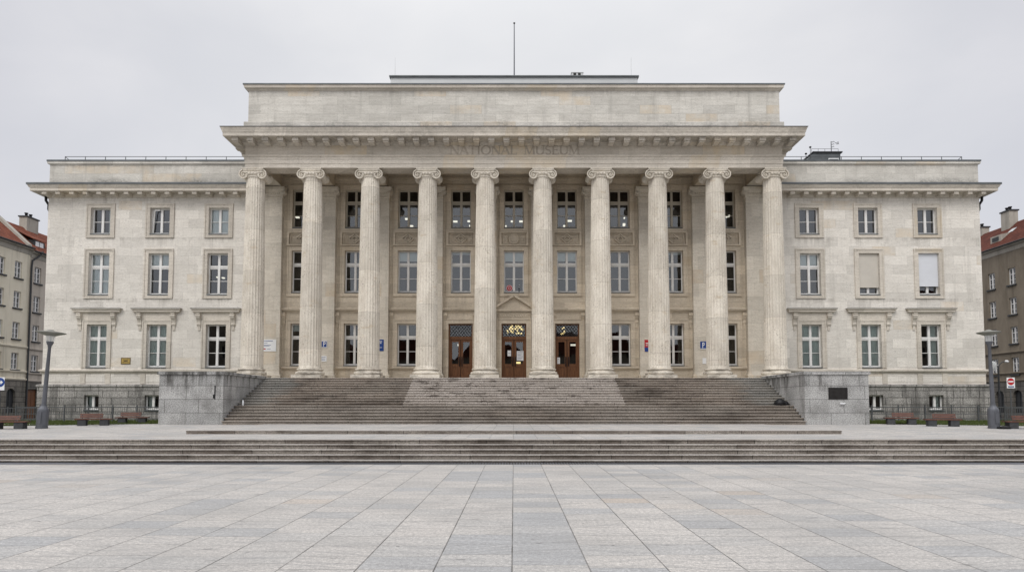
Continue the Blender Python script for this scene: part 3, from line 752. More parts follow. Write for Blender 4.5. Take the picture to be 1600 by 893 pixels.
# ledges and string cornice
part(MB().box(-15.5, 15.5, YP - .03, YP + .01, 16.75, 17.0).box(-15.5, 15.5, YP - .09, YP + .01, 17.0, 17.15), 'wall_moulding', 'inner')
def band(z0, z1, out, name, mat, gaps=None):
    f = MB()
    for i in range(9):
        a, c = COLX[i] + .62, COLX[i + 1] - .62
        f.sweep([(a, YP + .01), (a, YP), (c, YP), (c, YP + .01)], [(0, z0), (out * .4, z0 + .02), (out * .5, z0 + (z1 - z0) * .4), (out * .9, z0 + (z1 - z0) * .5), (out, z1 - .03), (0, z1)])
    return part(f, name, mat)
for i in range(9):
    f = MB()
    if i == 4: continue
    a, c = COLX[i] + .625, COLX[i + 1] - .625
    f.sweep([(a, YP + .01), (a, YP), (c, YP), (c, YP + .01)], [(0, 7.98), (.05, 8.0), (.1, 8.1), (.2, 8.13), (.22, 8.24), (.16, 8.3), (0, 8.31)])
    part(f, 'string_cornice', 'inner')
    if i not in (3, 5):
        f = MB()
        f.sweep([(a, YP + .01), (a, YP), (c, YP), (c, YP + .01)], [(0, 4.14), (.06, 4.16), (.08, 4.22), (.15, 4.25), (.15, 4.34), (.1, 4.38), (0, 4.39)])
        for q in (a + .12, c - .12): f.box(q - .1, q + .1, YP - .05, YP + .01, 3.4, 4.14)
        f.box(a + .4, c - .4, YP - .03, YP + .01, 3.55, 4.02)
        part(f, 'sill_course', 'inner')
for i in range(9):
    for q, cond in ((COLX[i] + .79, True), (COLX[i + 1] - .79, True)):
        if i == 4: continue
        c = MB(); console(c, q, 7.98, .75, YP, .22, .2); part(c, 'console', 'inner')
# pediment over the middle door
f = MB()
f.prism([(-1.24, 8.27), (0, 9.06), (1.24, 8.27), (1.24, 8.19), (-1.24, 8.19)], YP - .10, YP + .01)
for sx in (-1, 1): f.bar((sx * 1.38, YP - .17, 8.24), (0, YP - .17, 9.1), .3, .13, (0, 0, 1))
f.box(-1.28, 1.28, YP - .2, YP + .01, 8.06, 8.19).box(-1.18, 1.18, YP - .12, YP + .01, 8.0, 8.06)
part(f, 'pediment', 'inner')
f = MB().box(-1.12, 1.12, YP - .07, YP + .01, 7.58, 7.98)
for i in range(13):
    cx = -1.0 + i * 1 / 6
    f.tube([(cx + .075 * cos(t * .7 + i) , YP - .08, 7.78 + .11 * sin(t * .7 + i)) for t in range(9)], .028, 5)
part(f, 'carved_frieze', 'inner')

# --- doors
for k in (-1, 0, 1):
    w = DOORW[k]; x = BAYX[k + 4]; y = YP + .22
    z0, zt, zb = 3.44, 7.25, 6.2
    d = MB()
    d.box(x - w / 2, x - w / 2 + .09, y, y + .1, z0, zt).box(x + w / 2 - .09, x + w / 2, y, y + .1, z0, zt).box(x - w / 2 + .09, x + w / 2 - .09, y, y + .1, zt - .08, zt).box(x - w / 2 + .09, x + w / 2 - .09, y - .03, y + .1, zb, zb + .2)
    door = part(d, 'door', 'wood')
    for sx in (-1, 1):
        a, c = x + sx * .02, x + sx * (w / 2 - .09)
        lo, hi = min(a, c), max(a, c); yy = y + .02
        e = MB(); e.box(lo, lo + .14, yy, yy + .06, z0, zb).box(hi - .14, hi, yy, yy + .06, z0, zb).box(lo + .14, hi - .14, yy, yy + .06, zb - .16, zb).box(lo + .14, hi - .14, yy, yy + .06, 4.36, 4.56).box(lo + .14, hi - .14, yy, yy + .06, z0, z0 + .22)
        e.box(lo + .14, hi - .14, yy + .03, yy + .05, z0 + .22, 4.36).box(lo + .2, hi - .2, yy + .01, yy + .03, z0 + .3, 4.28)
        part(e, 'door_leaf', 'wood', door)
        part(MB().add([(lo + .14, yy + .03, 4.56), (hi - .14, yy + .03, 4.56), (hi - .14, yy + .03, zb - .16), (lo + .14, yy + .03, zb - .16)], [(0, 1, 2, 3)]), 'door_glass', 'glass', door)
        if k == 1 and sx > 0:
            g = MB()
            for q in range(1, 7): g.box(lo + .14, hi - .14, yy + .035, yy + .045, 4.56 + q * .21, 4.57 + q * .21)
            for q in range(1, 4): g.box(lo + .14 + q * .095, lo + .148 + q * .095, yy + .036, yy + .046, 4.56, zb - .16)
            part(g, 'glazing_bars', 'lead', door)
        hx = x + sx * .09
        part(MB().tube([(hx, y - .05, 4.45), (hx, y - .09, 4.55), (hx, y - .09, 4.9), (hx, y - .04, 5.0)], .022, 6).box(hx - .03, hx + .03, y - .02, y + .019, 4.4, 5.05), 'handle', 'black', door)
    part(MB().add([(x - w / 2 + .09, y + .06, zb + .2), (x + w / 2 - .09, y + .06, zb + .2), (x + w / 2 - .09, y + .06, zt - .08), (x - w / 2 + .09, y + .06, zt - .08)], [(0, 1, 2, 3)]), 'transom_glass', 'glass', door)
    # lattice clipped to the transom
    g = MB(); X0_, X1_, Z0_, Z1_ = x - w / 2 + .09, x + w / 2 - .09, zb + .2, zt - .08
    for sgn in (-1, 1):
        c = -6.0
        while c < 6:
            pts = []
            # line z = Z0 + sgn*1.25*(X-x) + c
            for X in (X0_, X1_):
                Z = (Z0_ + Z1_) / 2 + sgn * 1.25 * (X - x) + c
                if Z0_ <= Z <= Z1_: pts.append((X, Z))
            for Z in (Z0_, Z1_):
                X = x + (Z - (Z0_ + Z1_) / 2 - c) / (sgn * 1.25)
                if X0_ < X < X1_: pts.append((X, Z))
            if len(pts) >= 2 and (Vector(pts[0]) - Vector(pts[1])).length > .02:
                g.bar((pts[0][0], y + .035 + .006 * sgn, pts[0][1]), (pts[1][0], y + .035 + .006 * sgn, pts[1][1]), .042, .012, (0, -1, 0))
            c += .255
    part(g, 'lattice', 'lead', door)
    def notice(px0, px1, py0, py1, lines=0):
        xa, za = at(px0, py0, y + .015); xb, zb2 = at(px1, py1, y + .015)
        part(MB().box(xa, xb, y + .01, y + .016, zb2, za), 'notice', 'sign_white', door)
        g = MB()
        for q in range(lines):
            zq = za - (za - zb2) * (q + .8) / (lines + .6); g.box(xa + .04, xb - .04 - .05 * (q % 3), y + .006, y + .0098, zq - .012, zq + .012)
        if lines: part(g, 'print', 'ink', door)
    if k == 0:
        notice(793, 798.5, 547, 556, 1); notice(807.5, 818, 548, 563, 6)
    if k == 1: notice(870.5, 875, 558, 568, 2)
    s = surround(w, zt - 3.44, .3, .06, bottom=False).build('surround', 'inner', door)
    s.location = (x - door.location.x, YP - BASE[1], 3.44 - BASE[2])
# lamps inside
lampmb = None
for (px, py, wd, hh) in [(465, 339.6, .32, .10), (635.5, 342, .28, .11), (643, 353, .28, .1), (711.5, 346, .36, .11), (733.5, 345.5, .34, .11), (735, 352.7, .22, .1), (800, 345.8, .22, .1), (814.5, 345.8, .36, .11), (790, 353.5, .18, .12), (890, 345, .40, .11), (881.5, 353, .16, .12), (975, 351, .2, .22), (975.5, 340.5, .1, .1), (1135.5, 338.5, .12, .12), (1139, 337.5, .12, .14), (340.5, 433, .2, .1), (349, 434, .2, .1)]:
    yy = 47.6; x, z = at(px, py, yy)
    part(MB().box(x - wd * .4, x + wd * .4, yy - .1, yy + .1, z - hh * .38, z + hh * .38), 'ceiling_lamp', 'lit')
rnd = random.Random(3)
ch = MB()
for i in range(46):
    x, z = at(792 + rnd.random() * 26, 508 + rnd.random() * 13, 46.9); r = .035 + rnd.random() * .05
    ch.lathe([(.002, -r), (r * .8, -r * .5), (r, 0), (r * .8, r * .5), (.002, r)], 6, (x, 46.9 + rnd.random() * .4, z))
part(ch, 'chandelier', 'gold_lit')
ch = MB()
for i in range(8):
    x, z = at(878 + rnd.random() * 5, 508 + rnd.random() * 13, 46.9); r = .03 + rnd.random() * .05
    ch.lathe([(.002, -r), (r, 0), (.002, r)], 6, (x, 46.9 + rnd.random() * .4, z))
x, z = at(810, 566, 46.6); ch.box(x - .2, x + .15, 46.6, 46.7, z - .07, z + .05)
part(ch, 'chandelier', 'gold_lit')
for px, py, q in ((716.5, 538.5, .07), (896, 538.5, .2)):
    x, z = at(px, py, 46.8); part(MB().box(x - q, x + q, 46.8, 46.9, z - .06, z + .06), 'ceiling_lamp', 'lit')

# --- floor, ceiling, beams of the portico
part(MB().box(-16.95, 16.95, 40.87, YP, 3.2, 3.432), 'portico_floor', 'trim')
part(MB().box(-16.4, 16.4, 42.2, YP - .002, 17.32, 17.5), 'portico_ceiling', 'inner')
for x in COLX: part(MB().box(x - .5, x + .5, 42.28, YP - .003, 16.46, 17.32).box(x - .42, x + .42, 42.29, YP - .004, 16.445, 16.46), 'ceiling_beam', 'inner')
# --- pilasters
pl = None
for i, x in enumerate(COLX):
    L = (x * .997, 0, 0)
    X = (x * .997 - BASE[0], YP - BASE[1], 3.43 - BASE[2])
    if pl: dup(pl, mu, X); continue
    f = MB().box(-.62, .62, -.42, .005, .55, 12.2)
    f.sweep([(-.62, .005), (-.62, -.42), (.62, -.42), (.62, .005)], [(-.05, 0), (.14, 0), (.14, .2), (.1, .22), (.12, .3), (.1, .37), (.04, .4), (.02, .5), (0, .58)])
    pl = f.build('pilaster', 'pil', mu); pl.location = X
    c = MB().sweep([(-.62, .005), (-.62, -.42), (.62, -.42), (.62, .005)], [(-.02, 12.2), (.02, 12.2), (.05, 12.26), (.02, 12.32), (.03, 12.4), (.08, 12.62), (.16, 12.8), (.18, 12.82), (.18, 12.95), (0, 13.0)])
    for sx in (-1, 1): c.tube([(sx * .66, -.5, 12.62), (sx * .66, -.1, 12.62)], .19, 14); c.tube([(sx * .66 + sx * .02 + .12 * (1 - t / 14) * cos(t * .9), -.52, 12.62 + .14 * (1 - t / 14) * sin(t * .9)) for t in range(13)], .03, 5)
    for q in range(7): c.lathe([(.0, 0), (.06, .02), (.06, .1), (.0, .16)], 6, (-.42 + q * .14, -.46, 12.44))
    c.build('pilaster_capital', 'pil', pl)

# --- columns: shaft with base and scrolled capital
NF = 24
def flute(t, i):
    a = (t / (2 * pi) * NF) % 1.0
    return 1 - (.052 * math.sqrt(max(0, 1 - ((a - .5) / .40) ** 2)) if abs(a - .5) < .40 else 0)
prof = []; Z0c, Z1c = 4.06, 15.93
for i in range(15):
    q = i / 14; prof.append((.675 - .125 * q ** 1.5, Z0c + (Z1c - Z0c) * q - 3.432))
def flute2(t, i): return 1.0 if i in (0, 1, 16, 17) else flute(t, i)
pf = [(prof[0][0] + .02, prof[0][1] - .03), (prof[0][0] + .01, prof[0][1] + .05)] + [(r, z + (.12 if k == 0 else 0) - (.1 if k == 14 else 0)) for k, (r, z) in enumerate(prof)] + [(.548, Z1c - 3.432 - .02)]
shaft = MB().lathe(pf, NF * 8, rf=lambda t, i: 1.0 if i in (0, 1, 17) else flute(t, i), smooth=False)
c0 = shaft.build('column', 'column', mu)
zb = 0.0
f = MB().box(-.89, .89, -.89, .89, 0, .215)
f.lathe([(.80, .215), (.86, .24), (.885, .31), (.86, .385), (.80, .41), (.745, .425), (.735, .47), (.76, .50), (.79, .51), (.81, .545), (.79, .59), (.73, .605), (.70, .62)], 48)
f.build('column_base', 'column', c0)
zc = 15.78 - 3.432
f = MB()
f.lathe([(.55, .10), (.59, .12), (.60, .15), (.57, .18), (.55, .19), (.56, .24), (.62, .30), (.67, .38), (.66, .42), (.5, .46)], 40, (0, 0, zc))
for i in range(20):
    t = 2 * pi * i / 20; f.lathe([(.0, -.09), (.055, -.05), (.07, .0), (.055, .06), (.0, .08)], 8, (.615 * cos(t), .615 * sin(t), zc + .31))
R = .275; VX = .575; VZ = zc + R
for sx in (-1, 1):
    RY = Matrix.Translation((sx * VX, 0, VZ)) @ Matrix.Rotation(pi / 2, 4, 'X')
    f.lathe([(R * .88, -.46), (R * .9, -.56), (R, -.55), (R, -.46), (R * .86, -.4), (R * .70, -.16), (R * .78, -.05), (R * .78, .05), (R * .70, .16), (R * .86, .4), (R, .46), (R, .55), (R * .9, .56), (R * .88, .46)], 28, mat=RY)
    for face in (-1, 1):
        pts = []
        for q in range(40):
            a = q / 39 * 1.75 * 2 * pi; rr = R * .93 * (1 - q / 39) ** .75 + .03
            pts.append((sx * VX + sx * rr * cos(pi / 2 - a) * 1.0, face * .53, VZ + rr * sin(pi / 2 - a)))
        f.tube(pts, [.042 * (1 - .4 * q / 39) for q in range(40)], 6)
        f.lathe([(.05, -.03), (.05, .03), (.03, .045)], 10, mat=Matrix.Translation((sx * VX, face * .51, VZ)) @ Matrix.Rotation(face * -pi / 2 if face > 0 else pi / 2, 4, 'X'))
for face in (-1, 1):
    f.box(-VX, VX, face * .50, face * .555, VZ + .10, VZ + R - .002)
    f.tube([(-VX, face * .575, VZ + R - .018), (-.3, face * .575, VZ + R - .03), (.3, face * .575, VZ + R - .03), (VX, face * .575, VZ + R - .018)], .033, 6)
    f.tube([(-VX + .1, face * .57, VZ + .12), (-.2, face * .57, VZ + .095), (.2, face * .57, VZ + .095), (VX - .1, face * .57, VZ + .12)], .026, 6)
f.box(-.5, .5, -.5, .5, VZ + .05, VZ + R)
f.sweep([(-.62, .58), (-.62, -.58), (.62, -.58), (.62, .58)], [(-.3, VZ + R), (.0, VZ + R), (.03, VZ + R + .03), (.05, VZ + R + .075), (.05, 16.437 - 3.432), (-.3, 16.437 - 3.432)], caps=False)
f.add([(-.65, .60, VZ + R + .002), (.65, .60, VZ + R + .002), (.65, .60, 13.0), (-.65, .60, 13.0)], [(3, 2, 1, 0)])
f.build('capital', 'column', c0)
c0.location = (COLX[0], 41.8 - BASE[1], 3.432 - BASE[2])
for x in COLX[1:]: dup(c0, mu, (x, 41.8 - BASE[1], 3.432 - BASE[2]))

# --- entablature
EX = 16.63
epath = [(-EX, 46), (-EX, YF), (EX, YF), (EX, 46)]
f = MB().sweep(epath, [(-1.08, 16.44), (0, 16.44), (0, 16.68), (.03, 16.685), (.03, 16.96), (.06, 16.965), (.06, 17.06), (.10, 17.10), (.16, 17.14), (.16, 17.19), (-.005, 17.235)], caps=True)
f.add([(-EX + 1.0, YF + 1.085, 16.44), (EX - 1.0, YF + 1.085, 16.44), (EX - 1.0, YF + 1.085, 17.4), (-EX + 1.0, YF + 1.085, 17.4)], [(3, 2, 1, 0)])
part(f, 'architrave', 'trim')
part(MB().sweep(epath, [(0, 17.2), (0, 17.92)], caps=False), 'frieze', 'frieze')
cor = part(MB().sweep(epath, [(-.02, 17.84), (.05, 17.86), (.08, 17.93), (.16, 17.96), (.18, 18.03), (.26, 18.05), (.26, 18.075), (.98, 18.075), (1.0, 18.06), (1.0, 18.27), (1.03, 18.28), (1.04, 18.34), (1.10, 18.50), (1.12, 18.56), (-.5, 18.9)]), 'main_cornice', 'trim')
part(MB().sweep(epath, [(-.5, 18.905), (1.125, 18.562), (1.14, 18.57), (1.14, 18.605), (-.5, 18.95)]), 'main_cornice_flashing', 'dark_metal')
m0 = None
nm = 38; sp = 2 * (EX + .35) / (nm - 1)
for i in range(nm):
    L = (-(EX + .35) + i * sp, YF - BASE[1], 18.073 - BASE[2])
    if m0: dup(m0, cor, L); continue
    m0 = MB().box(-.19, .19, -.80, -.02, -.21, 0).box(-.16, .16, -.7, -.02, -.29, -.21).build('modillion', 'trim', cor); m0.location = L
for sg in (-1, 1):
    for q in range(4): part(MB().box(sg * (EX + .02), sg * (EX + .8), YF + .45 + q * sp, YF + .83 + q * sp, 17.80, 18.073), 'modillion', 'trim', cor)
# inscription, cut letters built from strokes: (x0,z0,x1,z1,width)
TK, TN = .16, .07
GL = {
 'N': (.86, [(.12, 0, .12, 1, TN), (.12, 1, .74, 0, TK), (.74, 0, .74, 1, TN)], [(.12, 0), (.74, 1), (.08, 1)]),
 'A': (.82, [(.06, 0, .40, 1, TN), (.40, 1, .76, 0, TK), (.18, .36, .62, .36, TN)], [(.06, 0), (.76, 0)]),
 'T': (.74, [(.37, 0, .37, 1, TK), (.04, .97, .70, .97, TN), (.05, .84, .05, .97, TN), (.69, .84, .69, .97, TN)], [(.37, 0)]),
 'I': (.36, [(.18, 0, .18, 1, TK)], [(.18, 0), (.18, 1)]),
 'O': (.96, [], []),
 'L': (.68, [(.16, 0, .16, 1, TK), (.16, .03, .62, .03, TN), (.62, .03, .62, .2, TN)], [(.16, 0), (.16, 1)]),
 'M': (1.02, [(.12, 0, .16, 1, TN), (.16, 1, .5, .05, TK), (.5, .05, .84, 1, TN), (.84, 1, .90, 0, TK)], [(.12, 0), (.90, 0), (.14, 1), (.86, 1)]),
 'U': (.86, [(.15, 1, .15, .3, TK), (.73, 1, .73, .3, TN)], [(.15, 1), (.73, 1)]),
 'S': (.62, [], []),
 'E': (.68, [(.16, 0, .16, 1, TK), (.16, .97, .58, .97, TN), (.16, .52, .5, .52, TN), (.16, .03, .62, .03, TN), (.58, .82, .58, .97, TN), (.62, .03, .62, .2, TN), (.5, .44, .5, .6, TN)], [(.16, 0), (.16, 1)]),
 ' ': (.60, [], [])}
txt = 'NATIONAL MUSEUM'
xa, _ = at(703, 237, YF); xb, _ = at(906, 237, YF)
tot = sum(GL[c][0] for c in txt); LH = .56; z0 = 17.27
sc = (xb - xa) / tot
ins = MB(); cx = xa; yL = YF - .012; lay = 0
def stroke(x0, z0_, x1, z1_, w):
    global lay
    lay = (lay + 1) % 7
    ins.bar((x0, yL - lay * .0009, z0_), (x1, yL - lay * .0009, z1_), .02, w, (0, 0, 1)) if False else None
    dx, dz = x1 - x0, z1_ - z0_; L = math.hypot(dx, dz); nx, nz = -dz / L * w / 2, dx / L * w / 2
    ins.prism([(x0 + nx, z0_ + nz), (x0 - nx, z0_ - nz), (x1 - nx, z1_ - nz), (x1 + nx, z1_ + nz)], yL - lay * .0012, YF - .001)
def arc(cx_, cz_, rx, rz, a0, a1, n, wf):
    for q in range(n):
        t0, t1 = a0 + (a1 - a0) * q / n, a0 + (a1 - a0) * (q + 1) / n
        stroke(cx_ + rx * cos(t0), cz_ + rz * sin(t0), cx_ + rx * cos(t1), cz_ + rz * sin(t1), wf((t0 + t1) / 2))
M['letter'] = limestone('inscription_stone', (.47, .42, .355), (.38, .335, .275), (.40, .32, .21), w=9, h=9, warmth=0, grime=.3)
for chh in txt:
    if chh == ' ': part(ins, 'inscription', 'letter'); ins = MB()
    adv, stx, ser = GL[chh]
    X = lambda u: cx + u * sc
    Zf = lambda v: z0 + v * LH
    for a, b_, c_, d_, w in stx: stroke(X(a), Zf(b_), X(c_), Zf(d_), w * sc)
    for a, b_ in ser: stroke(X(a - .13), Zf(b_ * .96 + .02), X(a + .13), Zf(b_ * .96 + .02), .05 * sc)
    wv = lambda t: sc * (TN + (TK - TN) * abs(cos(t)))
    if chh == 'O': arc(X(.48), Zf(.5), .39 * sc, .48 * LH, 0, 2 * pi, 22, wv)
    if chh == 'U': arc(X(.44), Zf(.3), .29 * sc, .28 * LH, pi, 2 * pi, 10, wv)
    if chh == 'S':
        arc(X(.31), Zf(.74), .2 * sc, .23 * LH, radians(20), radians(270), 12, lambda t: sc * .1); arc(X(.31), Zf(.26), .22 * sc, .25 * LH, radians(90), radians(-160), 12, lambda t: sc * .12)
    cx += adv * sc
part(ins, 'inscription', 'letter')

# --- attic over the portico, roof box
AX = 16.78
apath = [(-AX, 58), (-AX, 41.9), (AX, 41.9), (AX, 58)]
part(MB().sweep(apath, [(-.5, 18.5), (.2, 18.5), (.2, 19.55), (.17, 19.58), (0, 19.6)], caps=False), 'blocking_course', 'attic')
part(MB().sweep(apath, [(0, 19.5), (0, 21.8)], caps=False), 'attic_wall', 'attic')
part(MB().sweep(apath, [(-.02, 21.62), (.04, 21.64), (.08, 21.70), (.22, 21.76), (.24, 21.89), (.27, 21.92), (-.4, 21.93)]), 'attic_cornice', 'trim')
part(MB().sweep(apath, [(-.4, 21.932), (.275, 21.922), (.285, 21.93), (.285, 22.01), (-.4, 22.03)]), 'attic_flashing', 'metal_roof')
part(MB().box(-AX + .2, AX - .2, 42.1, 58, 21.8, 21.98), 'main_roof', 'metal_roof')
part(MB().box(-AX + .01, AX - .01, 57.9, 62, .6, 21.9), 'rear_wall', 'attic')
x0, zp = at(608.5, 121, 46); x1, _ = at(998, 121, 46)
part(MB().box(x0 + .08, x1 - .08, 46, 56, 22.1, zp), 'roof_box', 'pent')
_, zq = at(803, 117.8, 45.9)
part(MB().box(x0, x1, 45.88, 56.1, zp, zq), 'roof_box_edge', 'metal_roof')

# ------------------------------------------------------------------ things on the roof
x, zt = at(803.5, 38, 46.5)
fp = thing('flagpole', (x, 46.5, zq), 'tall thin bare flagpole standing on the middle of the museum roof', 'flagpole')
MB().tube([(0, 0, 0), (0, 0, zt - zq)], [.045, .03]).build('pole', 'lamp_metal', fp)
MB().lathe([(.01, 0), (.07, .05), (.07, .1), (.01, .14)], 10, (0, 0, zt - zq)).build('finial', 'black', fp)
for px, lab in ((617.5, 'hair-thin lightning rod at the left end of the roof box'), (986, 'hair-thin lightning rod at the right end of the roof box')):
    x, z = at(px, 90, 46.5)
    tag(MB().tube([(0, 0, 0), (0, 0, z - zq)], [.014, .008], 5).build('lightning_rod', 'pent', None, (x, 46.5, zq)), lab, 'lightning rod', 'lightning rods on the roof box')
x0, z1 = at(893, 113, 46.6); x1, _ = at(911, 113, 46.6)
v = thing('roof_ventilator', ((x0 + x1) / 2, 46.6, zq), 'small grey ventilation box with two dark openings on the roof box', 'ventilator')
hw = (x1 - x0) / 2; hz = z1 - zq
MB().box(-hw, hw, 0, .5, 0.01, hz - .04).box(-hw - .03, hw + .03, -.03, .53, hz - .04, hz).build('casing', 'pent', v)
MB().box(-.27, -.08, -.012, -.001, .05, hz - .06).box(.05, .24, -.012, -.001, .05, hz - .06).build('opening', 'black', v)

def rail(x0, x1, lab, sg):
    r = thing('roof_railing', ((x0 + x1) / 2, 45.5, 18.1), lab, 'railing', 'thin railings on the wing roofs')
    o = r.location; _, zt = at(240, 244.8, 45.5)
    MB().bar((x0, 45.5, zt), (x1, 45.5, zt), .03, .03).build('handrail', 'rail', r, off=o)
    q = MB(); n = int(abs(x1 - x0) / 1.29)
    for i in range(n + 1):
        x = x0 + (x1 - x0) * i / n; MB().bar((x, 45.5, 18.1), (x, 45.5, zt), .035, .035).build('post', 'rail', r, off=o)
    MB().bar((x0, 45.5, zt), (x0 - math.copysign(.5, x0), 46.0, 18.2), .03, .03).build('brace', 'rail', r, off=o)
rail(at(102, 245, 45.5)[0], -16.9, 'thin grey safety railing along the roof of the left wing', -1)
rail(at(1502.5, 245, 45.5)[0], 16.9, 'thin grey safety railing along the roof of the right wing', 1)
YH = 47.5
hx0, hz1 = at(1262, 239, YH); hx1, _ = at(1313, 239, YH)
hut = thing('roof_hut', ((hx0 + hx1) / 2, YH, 18.1), 'small dark grey metal plant hut on the right wing roof', 'hut')
o = hut.location
hxm = at(1271, 239, YH)[0]
MB().prism([(hx0, 18.1), (hx1, 18.1), (hx1, hz1), (hxm, hz1), (hx0, hz1 - .45)], YH, YH + 2.4).build('cabin', 'metal_roof', hut, off=o)
MB().prism([(hxm - .08, hz1 + .003), (hx1 + .12, hz1 + .003), (hx1 + .12, hz1 + .09), (hxm - .08, hz1 + .09)], YH - .1, YH + 2.5).build('roof_edge', 'dark_metal', hut, off=o)
xa_, za_ = at(1294, 247.5, YH); xb_, zb_ = at(1310, 253, YH)
MB().box(xa_, xb_, YH - .06, YH - .002, za_ - .5, za_).build('hatch', 'sign_white', hut, off=o)
MB().box(xa_ + .06, xb_ - .06, YH - .07, YH - .062, za_ - .26, za_ - .07).build('hatch_glass', 'dark_metal', hut, off=o)
tr = MB()
_, zr = at(1290, 232.5, YH + .3)
for i in range(5):
    x = hxm + (hx1 - hxm) * i / 4; tr.bar((x, YH + .3, hz1 + .05), (x, YH + .3, zr), .02, .02)
tr.bar((hxm, YH + .3, zr), (hx1, YH + .3, zr), .02, .02); tr.build('hut_railing', 'rail', hut, off=o)
x, zt = at(1298.5, 221, YH + .6)
an = thing('roof_antenna', (x, YH + .6, hz1 + .05), 'spindly television antenna mast with short crossbars above the roof hut', 'antenna')
H = zt - hz1 - .05
MB().tube([(0, 0, 0), (0, 0, H)], .025, 6).build('mast', 'rail', an)
for q, l in ((.97, .28), (.8, .24), (.62, .22)): MB().bar((0, 0, H * q), (l, 0, H * q), .02, .02).bar((l * .5, -.15, H * q), (l * .5, .15, H * q), .015, .015).build('crossbar', 'rail', an)
MB().bar((.28, 0, H * .9), (.55, 0, H * .84), .03, .03).bar((.42, 0, H * .75), (.46, 0, H * .98), .02, .02).bar((.55, 0, H * .8), (.52, 0, H * 1.0), .02, .02).build('yagi', 'rail', an)
for (px, py, lab) in ((1266, 230, 'short mast with a dark ball sensor, taller one left of the roof hut'), (1259.3, 240.3, 'short mast with a dark ball sensor, lower one left of the roof hut')):
    x, z = at(px, py, YH - .2)
    s_ = thing('weather_sensor', (x, YH - .2, 18.1), lab, 'sensor', 'ball sensors beside the roof hut')
    MB().tube([(0, 0, 0), (0, 0, z - 18.1)], .018, 6).build('mast', 'rail', s_)
    MB().lathe([(.005, -.08), (.08, -.03), (.08, .03), (.005, .08)], 10, (0, 0, z - 18.1)).build('ball', 'black', s_)

# ------------------------------------------------------------------ signs on the pilasters and walls
YS = YP - .42
def board(name, px0, py0, px1, py1, y, lab, cat, back, deco, grp=None, thick=.03):
    xa, za = at(px0, py0, y); xb, zb = at(px1, py1, y)
    t = thing(name, ((xa + xb) / 2, y, zb), lab, cat, grp)
    w, h = xb - xa, za - zb
    MB().box(-w / 2, w / 2, -thick, -.002, 0, h).build('panel', back, t)
    for nm, mat, fn in deco:
        m = MB(); fn(m, w, h, -thick - .003); m.build(nm, mat, t)
    return t
def frame_(m, w, h, y): 
    e = .035
    m.box(-w / 2, w / 2, y, y + .002, 0, e).box(-w / 2, w / 2, y, y + .002, h - e, h).box(-w / 2, -w / 2 + e, y, y + .002, e, h - e).box(w / 2 - e, w / 2, y, y + .002, e, h - e)
def letterP(m, w, h, y, s=1.0, cx=0.0):
    m.box(cx - .16 * w, cx - .05 * w, y, y + .002, h * .16, h * .86)
    pts = [(cx - .05 * w, h * .86), (cx + .08 * w, h * .86)] + [(cx + .08 * w + .15 * w * cos(a), h * .66 + h * .2 * sin(a)) for a in [radians(60 - 15 * q) for q in range(9)]] + [(cx + .08 * w, h * .46), (cx - .05 * w, h * .46)]
    inner = [(cx - .05 * w, h * .75), (cx + .07 * w, h * .75)] + [(cx + .07 * w + .055 * w * cos(a), h * .66 + h * .09 * sin(a)) for a in [radians(60 - 15 * q) for q in range(9)]] + [(cx + .07 * w, h * .57), (cx - .05 * w, h * .57)]
    n = len(pts)
    for i in range(n - 1): m.add([(pts[i][0], y, pts[i][1]), (pts[i + 1][0], y, pts[i + 1][1]), (inner[i + 1][0], y, inner[i + 1][1]), (inner[i][0], y, inner[i][1])], [(0, 1, 2, 3)])
def lines(rows):
    def fn(m, w, h, y):
        for (a, b_, z, t_) in rows: m.box(-w / 2 + a * w, -w / 2 + b_ * w, y, y + .002, h * z - t_ / 2, h * z + t_ / 2)
    return fn
board('notice_board', 411, 530, 431.5, 548.5, YS, 'white notice board with faint blue lines on the leftmost pilaster', 'notice board', 'sign_white', [('print', 'ink', lines([(.08, .75, .88, .05), (.08, .62, .52, .035), (.08, .5, .45, .03), (.08, .35, .7, .03), (.3, .6, .2, .03)])), ('red_mark', 'sign_red', lines([(.06, .22, .2, .07)]))])
board('parking_sign', 502, 532, 511.3, 542.7, YS, 'square blue parking sign above a white plate, left of the doors', 'sign', 'sign_blue', [('border', 'sign_white', frame_), ('letter', 'sign_white', letterP)], 'blue parking signs on the pilasters')
board('wall_plate', 501.5, 555.5, 510.5, 564.5, YS, 'small white plate under the left blue parking sign', 'plate', 'sign_white', [('print', 'ink', lines([(.1, .8, .75, .03), (.1, .7, .5, .03), (.1, .75, .28, .03)]))])
board('tall_sign', 591, 530, 599.5, 548, YS, 'tall narrow blue sign half hidden behind the third column', 'sign', 'sign_blue', [('print', 'sign_white', lines([(.25, .72, .82, .05), (.3, .6, .68, .05), (.2, .7, .3, .03)]))])
board('tall_sign', 1007, 530.5, 1016, 549, YS, 'tall red sign with blue foot half hidden by the eighth column', 'sign', 'sign_red', [('blue_foot', 'sign_blue', lambda m, w, h, y: m.box(-w / 2, w / 2, y, y + .002, 0, h * .36)), ('print', 'sign_white', lambda m, w, h, y: m.box(-w * .3, w * .2, y - .002, y - .001, h * .66, h * .74).box(-w * .3, w * .05, y - .002, y - .001, h * .5, h * .55))])
board('parking_sign', 1094, 533, 1103.5, 545.2, YS, 'square blue P parking sign right of the doors beside the ninth column', 'sign', 'sign_blue', [('border', 'sign_white', lambda m, w, h, y: (m.box(-w / 2, w / 2, y, y + .002, 0, .05))), ('letter', 'sign_white', letterP)], 'blue parking signs on the pilasters')
board('wall_plate', 1097.5, 559, 1104, 568, YS, 'small blank white plate under the right blue parking sign', 'plate', 'sign_white', [])
